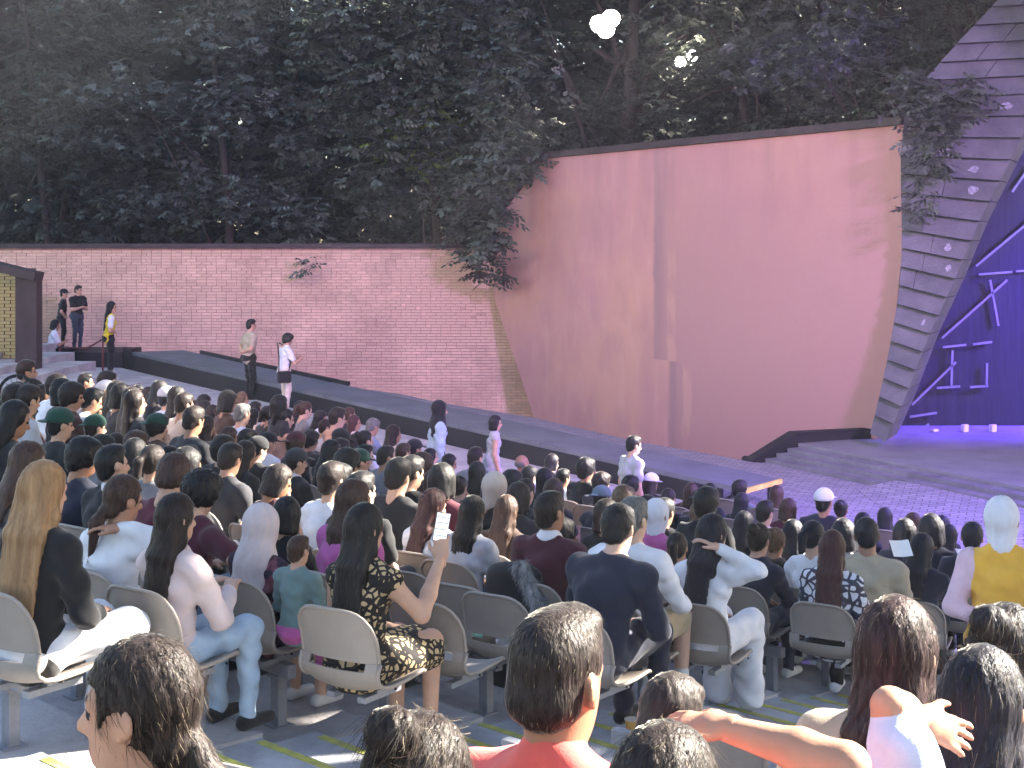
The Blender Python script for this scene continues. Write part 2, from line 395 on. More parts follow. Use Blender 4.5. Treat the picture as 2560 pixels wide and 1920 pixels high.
# back wall with steel bracing
wb = empty('stage_back_wall', (7.3,28.6,.28)); tag(wb, 'black draped stage back wall with pale steel bracing right of the pylon', 'stage wall')
Bo = Vector((7.3,28.6,.28))
dl_ = [((x_-45-1280)/FPX*28.6-7.3, CAMZ-(y_-HOR)/FPX*28.6-.28) for y_, x_ in ((1117,2207),(1000,2262),(850,2318),(700,2388),(560,2446),(330,2562),(150,2660),(-120,2800))]
dl_[0] = (dl_[0][0], 0.); dp = [(9.5,0.)]+[(9.5,dl_[-1][1])]+dl_[::-1]
MB().prism([(x_,0,z_) for x_,z_ in dp][::-1], [(x_,.3,z_) for x_,z_ in dp][::-1]).build('drape', M_DRAPE, wb)
BR = [((2440,665),(2600,532)),((2447,686),(2530,680)),((2540,678),(2590,676)),((2355,845),(2518,700)),((2475,700),(2496,815)),((2357,868),(2415,862)),((2433,861),(2480,855)),((2381,876),(2378,968)),((2342,970),(2400,966)),
      ((2467,908),(2466,966)),((2425,968),(2470,965)),((2280,1012),(2390,905)),((2275,1042),(2342,1032)),((2268,1100),(2322,1060)),((2530,480),(2600,380))]
for (x0,y0),(x1,y1) in BR:
    k = lambda x: 28.53
    MB().bar(at(x0,y0,k(x0))-Bo, at(x1,y1,k(x1))-Bo, .036, .04).build('steel_brace', M_STEEL, wb)
# litter at the drape's foot
for i, (x, y) in enumerate(((2337,1094),(2412,1068),(2482,1052))):
    p = at(x, y+6, 27.6); p.z = .284
    o = MB().box((0,0,.07 if i else .03),(.13,.09,.14 if i else .05), .5).build('litter_box', mat('pale_card', (.5,.5,.52), .7), loc=p)
    bv = o.modifiers.new('b','BEVEL'); bv.width = .012
    tag(o, ('flat pale packet lying on the stage floor', 'small pale carton at the foot of the black drape', 'upright pale carton by the drape nearest the picture edge')[i], 'carton')

# leaning stone pylon: lapped courses
py = empty('stone_pylon', at(2205,1117,26.1)); tag(py, 'leaning grey stone pylon of lapped courses between wall and stage', 'pylon')
po = Vector(py.location)
def itp(y, tab):
    for (y0,x0),(y1,x1) in zip(tab, tab[1:]):
        if y0 >= y >= y1: return x0+(x1-x0)*(y0-y)/(y0-y1)
    return tab[-1][1] if y < tab[-1][0] else tab[0][1]
XL = [(1140,2165),(1080,2176),(1000,2196),(880,2222),(760,2242),(690,2251),(600,2254),(500,2252),(400,2250),(300,2258),(200,2310),(100,2400),(0,2495),(-120,2600)]
XR = [(1140,2195),(1117,2207),(1000,2262),(850,2318),(700,2388),(560,2446),(330,2562),(150,2660),(-120,2800)]
ys = [1086-46.5*i for i in range(26)]
for i, (y0, y1) in enumerate(zip(ys, ys[1:])):
    def edge(y):
        sl = max(-.05, min(.50, .50-(1086-y)/760*.5)); xl = itp(y, XL); xr = xl
        for _ in range(12): xr = itp(y+sl*(xr-xl), XR)
        return (xl, y), (xr, y+sl*(xr-xl))
    (a0, b0), (a1, b1) = edge(y0), edge(y1)
    dl = 25.70+max(0,(1000-y0))/1000*.1; dr = dl-.45
    nb = 1 if (b0[0]-a0[0]) < 110 else 2
    cut = [0, 1] if nb == 1 else [0, .38+.1*math.sin(i*2.1), 1]
    for c0, c1 in zip(cut, cut[1:]):
        def pt(pa, pb, c, push): return at(pa[0]+(pb[0]-pa[0])*c, pa[1]+(pb[1]-pa[1])*c, dl+(dr-dl)*c-push)-po
        g0 = .004
        lo = [pt(a0,b0,c0+g0,.17), pt(a0,b0,c1-g0,.17)]; hi = [pt(a1,b1,c0+g0,.0), pt(a1,b1,c1-g0,.0)]
        lo[0].z += .012; lo[1].z += .012
        bk = Vector((.45,.95,0))
        MB().prism([lo[0],lo[1],lo[1]+bk,lo[0]+bk],[hi[0],hi[1],hi[1]+bk,hi[0]+bk]).build('stone_block', M_STONE, py)
    if i in (6,9,10,13,14,17):     # flaked pale patches near the outer end of the courses
        c0 = .78+.08*math.sin(i*1.7); w = .035+.05*abs(math.sin(i*3.1))
        n = 9; ring = []
        for q in range(n):
            a_ = 2*math.pi*q/n; rr = random.uniform(.6,1.1)
            cc = c0+w*rr*math.cos(a_); tt = .48+.22*rr*math.sin(a_)
            lo = pt(a0,b0,cc,.17); hi = pt(a1,b1,cc,0); p = lo.lerp(hi, tt); ring.append(p+Vector((-.25,-.97,0))*.004)
        MB().prism(ring[::-1], [p+Vector((-.25,-.97,0))*.006 for p in ring[::-1]]).build('pale_flake', mat('pale_flaked_paint', (.26,.25,.29), .85, .5, 20), py)

# ------------------------------------------------------------------ entrance portal at the left edge, dark platform, railing
pt_ = empty('entrance_portal', (-10.4,31,.6)); tag(pt_, 'dark brown entrance portal post and lintel at the left edge', 'portal')
MB().box((.215,.2,1.25),(.44,.4,2.55)).build('post', M_COPING, pt_)
a = at(-60,655,31)-Vector((-10.4,31,.6)); b = at(90,692,31)-Vector((-10.4,31,.6))
MB().bar(a+Vector((0,.2,0)), b+Vector((0,.2,0)), .62,.17).build('lintel', M_COPING, pt_)
yw = empty('yellow_brick_wall', (-12.3,32,.4)); tag(yw, 'short yellow brick wall inside the entrance portal', 'brick wall')
MB().box((.95,.2,1.4),(1.9,.3,2.9)).build('mortar_bed', mat('yellow_mortar', (.16,.12,.08), .95), yw)
yb = {}
for r in range(38):
    x = 1.2-(.13 if r % 2 else 0)
    while x < 1.86:
        w = min(.25, 1.88-x)
        if w > .06:
            k = round(w,2)
            if k not in yb: yb[k] = MB().box((w/2,0,.031),(w-.014,.06,.062)).me('brick', M_YBRICK)
            ob('brick', yb[k], yw, (x,.04,r*.074+.02))
        x += .26
pf = empty('dark_platform', (-11.2,37.4,0)); tag(pf, 'dark raised platform with sloping parapet below the standing group', 'platform')
MB().box((0,0,.35),(3.2,1.9,1.5)).build('deck', M_BLACK, pf)
MB().prism([(1.605,-.9,-.3),(2.9,-1.5,-.3),(2.9,-1.3,-.3),(1.605,-.7,-.3)],[(1.605,-.9,1.22),(2.9,-1.5,.62),(2.9,-1.3,.62),(1.605,-.7,1.22)]).build('parapet', M_BLACK, pf)
rl = empty('railing', (-10.2,36.4,1.1)); tag(rl, 'thin dark red railing beside the girl in the yellow vest', 'railing')
M_RED = mat('red_rail_paint', (.16,.03,.035), .5)
p0, p1, p2 = at(150,868,36.3)-Vector(rl.location), at(215,872,36.0)-Vector(rl.location), at(257,848,35.0)-Vector(rl.location)
MB().tube([p0,p1,p2], .022).build('handrail', M_RED, rl, True)
p3 = Vector((p2.x,p2.y,-.5)); MB().tube([p2,p3], .022).build('post', M_RED, rl, True)
p3 = Vector((p0.x,p0.y,-.2)); MB().tube([p0,p3], .022).build('post', M_RED, rl, True)

# ------------------------------------------------------------------ stage lights off the right of the stage (blue) and over the forecourt (violet)
M_CAN = mat('black_can', (.02,.02,.02), .4)
def stage_light(loc, target, colr, power, ang, label, lens):
    e = empty('stage_light', loc); tag(e, label, 'stage light', 'stage lights')
    d = (Vector(target)-Vector(loc)).normalized(); q = d.to_track_quat('-Z','Y').to_matrix()
    def T(p): return q@Vector(p)
    MB().tube([T((0,0,.22)),T((0,0,-.06)),T((0,0,-.10))],[.10,.15,.17],14,False).build('can', M_CAN, e, True)
    MB().tube([T((0,0,-.03)),T((0,0,-.04))],[.145,.145],14).build('lens', lens, e)
    MB().tube([Vector((-.22,0,0)),Vector((-.22,0,.25)),Vector((.22,0,.25)),Vector((.22,0,0))],.015,6).build('yoke', M_CAN, e)
    MB().tube([Vector((0,0,.26)),Vector((0,0,5))],.025,6).build('hanger', M_CAN, e)
    l = bpy.data.lights.new('stage_lamp','SPOT'); l.energy = power; l.color = colr; l.spot_size = ang; l.spot_blend = .9; l.shadow_soft_size = .9
    lo = bpy.data.objects.new('stage_lamp', l); COL.objects.link(lo); lo.parent = e; lo.location = d*.12; lo.rotation_euler = d.to_track_quat('-Z','Y').to_euler()
    return e
BLUE_L = emit('blue_lens', (.25,.15,1.), 30); VIO_L = emit('violet_lens', (.5,.35,1.), 30)
stage_light((14.0,26.3,5.0), (10.4,28.5,1.9), (.13,.06,1.0), 2400, R_(64), 'blue stage light nearest the drape', BLUE_L)
stage_light((10.6,17.5,6.5), (6.2,18.2,0), (.24,.16,1.0), 1250, R_(84), 'violet stage light over the paving', VIO_L)
stage_light((9.0,5.0,8.5), (3.6,28.5,3.0), (.56,.33,1.0), 3600, R_(58), 'violet stage light aimed at the salmon wall', VIO_L)
stage_light((-9.5,14.0,9.0), (1.4,32.5,2.0), (1.0,.60,.56), 620, R_(84), 'warm stage light aimed at the salmon wall', emit('warm_lens', (1.,.6,.4), 30))
stage_light((14.5,21.0,2.0), (9.3,36.0,9.2), (.30,.22,1.0), 3000, R_(44), 'blue lamp added to tint the trees above the pylon in place of haze', BLUE_L)  # added lamp: tints the leaves where a violet haze veil hangs

# ------------------------------------------------------------------ trees
def leafmat(name, c, v=.35):
    m = mat(name, c, .55, .2, 1.5, island=v, spec=.35)
    return m
M_LEAF = leafmat('elm_leaf', (.066,.080,.060)); M_LEAF2 = leafmat('dark_leaf', (.044,.054,.042)); M_LEAFSUN = leafmat('sun_patch_leaf', (.14,.20,.045)); M_LEAF3 = leafmat('grey_green_leaf', (.078,.092,.078))
M_BARK = mat('bark', (.045,.036,.032), .95, .4, 5, .8, 16, stretch=(1,1,.25))
def sprays(c, L, leaf, rng, m=7, droop=.35):
    "flat twigs of m leaves each; c: n x 3 twig starts"
    n = len(c); az = rng.uniform(0, 2*np.pi, n); t = np.stack([np.cos(az), np.sin(az), -droop*rng.uniform(-.3,1.6,n)], 1); t /= np.linalg.norm(t,axis=1)[:,None]
    up = np.array([0,0,1.])+rng.normal(0,.35,(n,3)); s = np.cross(t, up); s /= np.linalg.norm(s,axis=1)[:,None]; nn = np.cross(s, t)
    V = []
    sc = rng.uniform(.7,1.25,n)[:,None]
    for i in range(m):
        sg = 1 if i % 2 else -1
        base = c+t*(L*(i+.3)/m)*sc
        d = t*.62+s*sg*.75 if i < m-1 else t
        d = d-np.array([0,0,.25])+rng.normal(0,.16,(n,3)); d /= np.linalg.norm(d,axis=1)[:,None]
        w = np.cross(d, nn); w /= np.linalg.norm(w,axis=1)[:,None]
        l = leaf*rng.uniform(.75,1.2,n)[:,None]*sc
        V += [base, base+d*l*.45+w*l*.27, base+d*l, base+d*l*.45-w*l*.27]
    V = np.stack(V,1).reshape(-1,3)
    F = np.arange(len(V)).reshape(-1,4)
    return V, F
def blob(n, c, r, rng, shell=.55):
    u = rng.normal(0,1,(n,3)); u /= np.linalg.norm(u,axis=1)[:,None]; k = rng.uniform(shell**3,1,n)**(1/3)
    return np.array(c)+u*k[:,None]*np.array(r)
def crown_pts(c, r, ncl, per, rng, clr=(.55,1.05), shell=.25):
    cl = blob(ncl, c, r, rng, shell); out = []
    for q in cl:
        s = rng.uniform(*clr); out.append(blob(int(per*s), q, (s*1.15,s*1.15,s*.62), rng, .35))
    return np.concatenate(out), cl
def limbs(mb, base, top, r, cl, rng, nl=7):
    base, top = Vector(base), Vector(top); mid = base.lerp(top,.5)+Vector(rng.normal(0,.15,3).tolist())
    mb.tube([base, base.lerp(mid,.5), mid, top], [r, r*.85, r*.7, r*.35], 9)
    for q in cl[:nl]:
        q = Vector(q.tolist()); s = base.lerp(top, rng.uniform(.35,.95)); m = s.lerp(q,.5)+Vector((0,0,rng.uniform(.1,.5)))
        mb.tube([s, m, q], [r*.32, r*.2, r*.05], 6)
def tree(name, label, base, cc, rr, ncl, per, m, seed, L=.34, leaf=.15, trunk=.17, extra=(), group='trees behind the walls', nl=9, keep=None, shell=.25, mm=7):
    rng = np.random.default_rng(seed); P, cl = crown_pts(cc, rr, ncl, per, rng, shell=shell)
    for (ec, er, en) in extra: P = np.concatenate([P, blob(en, ec, er, rng, .2)])
    if keep is not None: P = P[keep(P)]
    e = empty(name, base); tag(e, label, 'tree', group); b = np.array(base)
    V, F = sprays(P-b, L, leaf, rng, mm)
    ob('crown', mesh('crown', V, F, m), e)
    mb = MB(); limbs(mb, (0,0,0), tuple((np.array(cc)-b)+np.array([0,0,rr[2]*.5])), trunk, cl-b, rng, nl); mb.build('trunk', M_BARK, e, True)
    return e
def px(x, y, d): return tuple(at(x, y, d))
SPOT = np.array([[1505,62,13],[1714,150,15],[1392,140,15],[1440,18,14],[1345,60,10]], float)     # leaf gaps cut where bright spots show
def gaps(P):
    x = 1280+P[:,0]/P[:,1]*FPX; y = HOR+(CAMZ-P[:,2])/P[:,1]*FPX; k = np.ones(len(P), bool)
    for sx, sy, sr in SPOT: k &= np.hypot(x-sx, (y-sy)*1.1) > sr
    return k
G = gaps
tree('elm_tree', 'dark elm filling the upper left corner above the brick wall', (-13.5,45,-1.9), px(60,230,44), (4.6,2.2,5.2), 74, 62, M_LEAF2, 11, keep=G)
tree('elm_tree', 'grey green elm with long drooping twigs left of centre', (-8.2,43.5,-1.9), px(520,180,42.5), (4.4,2.0,4.6), 88, 64, M_LEAF3, 12, keep=G,
     extra=[(px(760,560,40),(.7,.5,1.0),80),(px(765,655,38.6),(.30,.25,.34),16),(px(640,500,40.5),(1.1,.6,.8),70)])
tree('elm_tree', 'leafy elm hanging its branch over the join of brick and salmon walls', (-1.5,41.5,-1.9), px(1010,190,40), (3.1,1.7,4.6), 84, 66, M_LEAF, 13, keep=G, leaf=.18, L=.4,
     extra=[(px(1180,560,38),(.85,.5,1.1),120),(px(1200,650,37.5),(.62,.4,.5),46),(px(1235,690,37.2),(.34,.3,.26),22),(px(1330,430,37),(.30,.3,.28),22),(px(1130,430,39),(1.2,.6,1.2),120),(px(1290,200,36.6),(1.25,.6,1.9),230),(px(1270,390,36.2),(.95,.5,.8),150),(px(1215,500,36.2),(.7,.45,.8),110),(px(1225,610,36.0),(.5,.35,.55),60)])
tree('sun_patch_tree', 'small tree with leaves coloured yellow green for a sun patch', (-2.2,41.2,-1.9), px(1050,345,40.0), (.95,.5,.75), 12, 34, M_LEAFSUN, 14, L=.3, leaf=.15, trunk=.06, nl=5)  # leaf colour made lighter and yellower to stand for a patch of sun
tree('dark_trunk_tree', 'tree with a forked dark trunk rising behind the salmon wall', (3.1,46,-1.9), px(1590,60,46), (4.6,2.4,3.6), 50, 52, M_LEAF2, 15, trunk=.42, keep=G, nl=12)
tree('dark_trunk_tree', 'slim dark trunked tree behind the right half of the salmon wall', (8.0,44,-1.9), px(1830,120,44), (3.4,2.2,3.0), 50, 56, M_LEAF3, 16, trunk=.22, keep=G)
tree('elm_tree', 'violet tinted tree with foliage reaching across the stone pylon', (9.6,33,-1.9), px(2200,120,33), (2.9,1.6,2.7), 70, 56, M_LEAF, 17, leaf=.13, L=.28,
     extra=[(px(2330,330,24.9),(.42,.2,.9),170),(px(2300,500,24.8),(.20,.14,.42),34),(px(2280,230,25.3),(.5,.25,.5),110),(px(2420,250,24.9),(.4,.2,.5),90)], keep=G)
tree('elm_tree', 'tall dark tree closing the gap between the pylon and the upper right corner', (13.5,44,-1.9), px(2330,60,42), (4.0,2.0,4.2), 50, 50, M_LEAF2, 18, keep=G)
# the wood behind: one mass
rng = np.random.default_rng(5)
P = np.stack([rng.uniform(-34,34,20000), rng.uniform(50,60,20000), rng.uniform(-1,17,20000)],1)
P = P[G(P)]
P2 = np.stack([rng.uniform(-40,40,15000), rng.uniform(61,68,15000), rng.uniform(-1,19,15000)],1); P2 = P2[G(P2)]
V, F = sprays(np.concatenate([P,P2]), .9, .78, rng, 5)
tag(ob('wood_behind', mesh('wood_behind', V, F, M_LEAF2)), kind='stuff')
# dark undergrowth right behind the walls
P = np.stack([rng.uniform(-22,18,9000), rng.uniform(42.5,49,9000), rng.uniform(.5,7.5,9000)],1)
P = P[G(P)]
V, F = sprays(P, .5, .26, rng, 6); tag(ob('undergrowth', mesh('undergrowth', V, F, M_LEAF2)), kind='stuff')

# glowing discs on dark boxes for the bright spots among the leaves
def bright_spot(x, y, d, s, label, heads):
    p = at(x, y, d); e = empty('bright_spot', (p.x,p.y,-1.95)); tag(e, label, 'bright_spot')
    zz = p.z+1.95
    MB().tube([(0,.15,zz+.1),(.5,1.6,zz+.5),(3.1-p.x,46-p.y,zz+.2)],[.035,.035,.035],8).build('bracket', mat('dark_pole', (.04,.04,.042), .6), e, True)
    for dx, dz in heads:
        MB().box((dx*s,.02,zz+dz*s),(.42*s,.16,.42*s)).build('disc_backing', M_CAN, e)
        n = 14; MB().tube([(dx*s,-.065,zz+dz*s),(dx*s,-.085,zz+dz*s)],[.30*s,.26*s],n).build('lens', emit('bright_disc', (1.,.98,.78), 24), e, True)
bright_spot(1505, 62, 42.5, .85, 'cluster of bright glowing discs among the trees at the top', [(-.10,.02),(.30,.20),(.12,-.16)])
bright_spot(1714, 150, 44.5, .55, 'small pair of bright discs right of the large cluster', [(-.3,-.12),(.35,.22)])

# ------------------------------------------------------------------ people: surfaces grown from blended limbs
def sd_rc(p, a, b, ra, rb):
    a = np.array(a, float); b = np.array(b, float); ab = b-a; t = np.clip(((p-a)@ab)/max(ab@ab,1e-9), 0, 1)
    return np.linalg.norm(p-a-t[:,None]*ab, axis=1)-(ra+(rb-ra)*t)
def sd_el(p, c, r, rot=None):
    q = p-np.array(c, float)
    if rot is not None: q = q@np.array(rot)
    r = np.array(r, float); k0 = np.linalg.norm(q/r, axis=1); k1 = np.linalg.norm(q/(r*r), axis=1)
    return np.where(k1 > 1e-9, k0*(k0-1)/np.maximum(k1,1e-9), -r.min())
def sd_ec(p, a, b, ra, rb, lat=(1,0,0)):
    a = np.array(a, float); b = np.array(b, float); ab = b-a; L = np.linalg.norm(ab); t = ab/L; lat = np.array(lat, float); lat = lat-t*(lat@t); lat /= np.linalg.norm(lat); dep = np.cross(t, lat)
    q = p-a; s = q@t; k = np.clip(s/L, 0, 1); rl = ra[0]+(rb[0]-ra[0])*k; rd = ra[1]+(rb[1]-ra[1])*k
    u = q@lat; w = q@dep; e = s-k*L; m = np.minimum(rl, rd)
    return (np.sqrt((u/rl)**2+(w/rd)**2+(e/m)**2)-1)*m
SDF = {'rc': sd_rc, 'el': sd_el, 'ec': sd_ec}
def bound(pr):
    k, a = pr[0], pr[1]
    if k == 'el': c = np.array(a[0]); r = max(a[1]); return c-r, c+r
    r = max(np.max(a[2]), np.max(a[3])); A, B = np.array(a[0]), np.array(a[1]); return np.minimum(A,B)-r, np.maximum(A,B)+r
def surfnet(F, org, h):
    S = F < 0; n = np.array(F.shape)-1
    cnt = np.zeros(n, int)
    for i in (0,1):
        for j in (0,1):
            for k in (0,1): cnt += S[i:n[0]+i, j:n[1]+j, k:n[2]+k]
    m = (cnt > 0)&(cnt < 8); idx = -np.ones(n, int); idx[m] = np.arange(m.sum()); ci = np.argwhere(m)
    acc = np.zeros((len(ci),3)); num = np.zeros(len(ci))
    for ax in range(3):
        o1, o2 = [a for a in range(3) if a != ax]
        for i in (0,1):
            for j in (0,1):
                off = np.zeros(3, int); off[o1] = i; off[o2] = j; a = ci+off; b = a.copy(); b[:,ax] += 1
                fa = F[a[:,0],a[:,1],a[:,2]]; fb = F[b[:,0],b[:,1],b[:,2]]; c = (fa < 0) != (fb < 0)
                t = np.where(c, fa/np.where(c, fa-fb, 1), 0); p = off+np.zeros_like(acc); p[:,ax] += t
                acc += np.where(c[:,None], p, 0); num += c
    V = org+(ci+acc/num[:,None])*h
    Q = []
    for ax in range(3):
        o1, o2 = (ax+1) % 3, (ax+2) % 3
        sl0 = [slice(None)]*3; sl1 = [slice(None)]*3; sl0[ax] = slice(0,-1); sl1[ax] = slice(1,None)
        A, B = S[tuple(sl0)], S[tuple(sl1)]; e = np.argwhere(A != B)
        ok = (e[:,o1] > 0)&(e[:,o2] > 0)&(e[:,o1] < n[o1])&(e[:,o2] < n[o2])&(e[:,ax] < n[ax]); e = e[ok]
        def cell(d1, d2):
            c = e.copy(); c[:,o1] += d1; c[:,o2] += d2; return idx[c[:,0],c[:,1],c[:,2]]
        q = np.stack([cell(-1,-1), cell(0,-1), cell(0,0), cell(-1,0)], 1)
        fl = ~A[e[:,0],e[:,1],e[:,2]]; q[fl] = q[fl][:,::-1]; Q.append(q)
    return V, np.concatenate(Q)
def grow(prims, h, k=.03, sub=(), lo=None, hi=None, smooth=1):
    "prims: (kind, args, region[, k]); returns verts, quads, region of every quad"
    bl = np.min([bound(p)[0] for p in prims], 0)-3*h-.01; bh = np.max([bound(p)[1] for p in prims], 0)+3*h+.01
    if lo is not None: bl = np.maximum(bl, lo)
    if hi is not None: bh = np.minimum(bh, hi)
    n = np.ceil((bh-bl)/h).astype(int)+1; F = np.full(n, 1.0)
    ax = [bl[i]+np.arange(n[i])*h for i in range(3)]
    for p in prims:
        a, b = bound(p); kk = p[3] if len(p) > 3 else k; mrg = kk+2.5*h
        s = [slice(max(0,int((a[i]-mrg-bl[i])/h)), max(0,min(n[i], int((b[i]+mrg-bl[i])/h)+2))) for i in range(3)]
        if any(q.stop <= q.start for q in s): continue
        g = np.stack(np.meshgrid(ax[0][s[0]], ax[1][s[1]], ax[2][s[2]], indexing='ij'), -1); sh = g.shape[:3]
        d = SDF[p[0]](g.reshape(-1,3), *p[1]).reshape(sh); f = F[tuple(s)]
        w = np.maximum(kk-np.abs(f-d), 0)/kk; F[tuple(s)] = np.minimum(f,d)-w*w*kk*.25
    if sub:
        g = np.stack(np.meshgrid(*ax, indexing='ij'), -1).reshape(-1,3)
        for fn in sub: F = np.maximum(F, -fn(g).reshape(F.shape))
    V, Q = surfnet(F, bl, h)
    for _ in range(smooth):
        acc = np.zeros_like(V); num = np.zeros(len(V))
        for a, b in ((0,1),(1,2),(2,3),(3,0)):
            for s, t in ((a,b),(b,a)): np.add.at(acc, Q[:,s], V[Q[:,t]]); np.add.at(num, Q[:,s], 1)
        V = V*.5+.5*acc/np.maximum(num,1)[:,None]
    cen = V[Q].mean(1); D = np.stack([SDF[p[0]](cen, *p[1]) for p in prims], 1); reg = np.array([p[2] for p in prims])[D.argmin(1)]
    return V, Q, reg
def vnormals(V, Q):
    nf = np.cross(V[Q[:,2]]-V[Q[:,0]], V[Q[:,3]]-V[Q[:,1]]); N_ = np.zeros_like(V)
    for i in range(4): np.add.at(N_, Q[:,i], nf)
    return N_/np.maximum(np.linalg.norm(N_,axis=1),1e-9)[:,None]

SKIN, TOP, BOT, SHOE, LIP, EYE, BROW, TRIM = range(8)
def rotx(a): c, s = math.cos(a), math.sin(a); return np.array([[1,0,0],[0,c,-s],[0,s,c]])
def rotz(a): c, s = math.cos(a), math.sin(a); return np.array([[c,-s,0],[s,c,0],[0,0,1.]])
def roty(a): c, s = math.cos(a), math.sin(a); return np.array([[c,0,s],[0,1,0],[-s,0,c]])
_head = {}
def head_mesh(h):
    if h in _head: return _head[h]
    P = [('el',((0,-.012,.145),(.076,.095,.095)),SKIN), ('el',((0,.028,.085),(.060,.068,.088)),SKIN), ('rc',((0,.045,.03),(0,.068,.028),.036,.024),SKIN),
         ('rc',((0,.088,.125),(0,.112,.083),.009,.0145),SKIN,.012), ('rc',((-.012,.098,.080),(.012,.098,.080),.011,.011),SKIN,.01),
         ('el',((0,.084,.046),(.025,.014,.0085)),LIP,.008), ('rc',((-.045,.070,.137),(-.012,.087,.135),.011,.012),SKIN,.014), ('rc',((.045,.070,.137),(.012,.087,.135),.011,.012),SKIN,.014),
         ('rc',((0,-.02,-.07),(0,-.008,.05),.056,.052),SKIN,.04)]
    for s in (-1,1):
        P += [('el',((s*.031,.079,.115),(.0135,.0125,.0085)),EYE,.004), ('rc',((s*.018,.092,.140),(s*.045,.078,.142),.0055,.004),BROW,.004),
              ('el',((s*.079,-.004,.108),(.010,.022,.032),rotz(s*.35)),SKIN,.012), ('el',((s*.083,-.010,.113),(.007,.026,.034),rotz(s*.45)),SKIN,.006)]
    _head[h] = grow(P, h, .03, smooth=1); return _head[h]
_hand = {}
def hand_mesh(curl, right, h=.0062):
    k = (round(curl,2), right, h)
    if k in _hand: return _hand[k]
    s = 1 if right else -1
    P = [('ec',((0,-.03,0),(0,.02,0),(.028,.024),(.032,.021)),SKIN,.02), ('ec',((0,.015,0),(0,.085,-.002),(.034,.020),(.041,.0145)),SKIN,.02)]
    for x, l, sp in ((-.030,.072,-.10),(-.010,.082,-.03),(.010,.077,.03),(.029,.060,.12)):
        p = np.array([x*s,.085,0.]); a = 0.
        for q, (fr, r0, r1) in enumerate(((.45,.0100,.0092),(.32,.0092,.0085),(.23,.0085,.0070))):
            a += curl*(.8 if q == 0 else 1.1); d = np.array([math.sin(sp)*s, math.cos(a), -math.sin(a)]); e = p+d*l*fr
            P.append(('rc',(p,e,r0,r1),SKIN,.004)); p = e
    t = [np.array([-.028*s,.022,-.004]), np.array([-.056*s,.050,-.012-.01*curl]), np.array([-.066*s,.078,-.018-.02*curl])]
    P += [('rc',(t[0],t[1],.0145,.0115),SKIN,.012), ('rc',(t[1],t[2],.0112,.0085),SKIN,.004)]
    _hand[k] = grow(P, h, .008, smooth=1); return _hand[k]

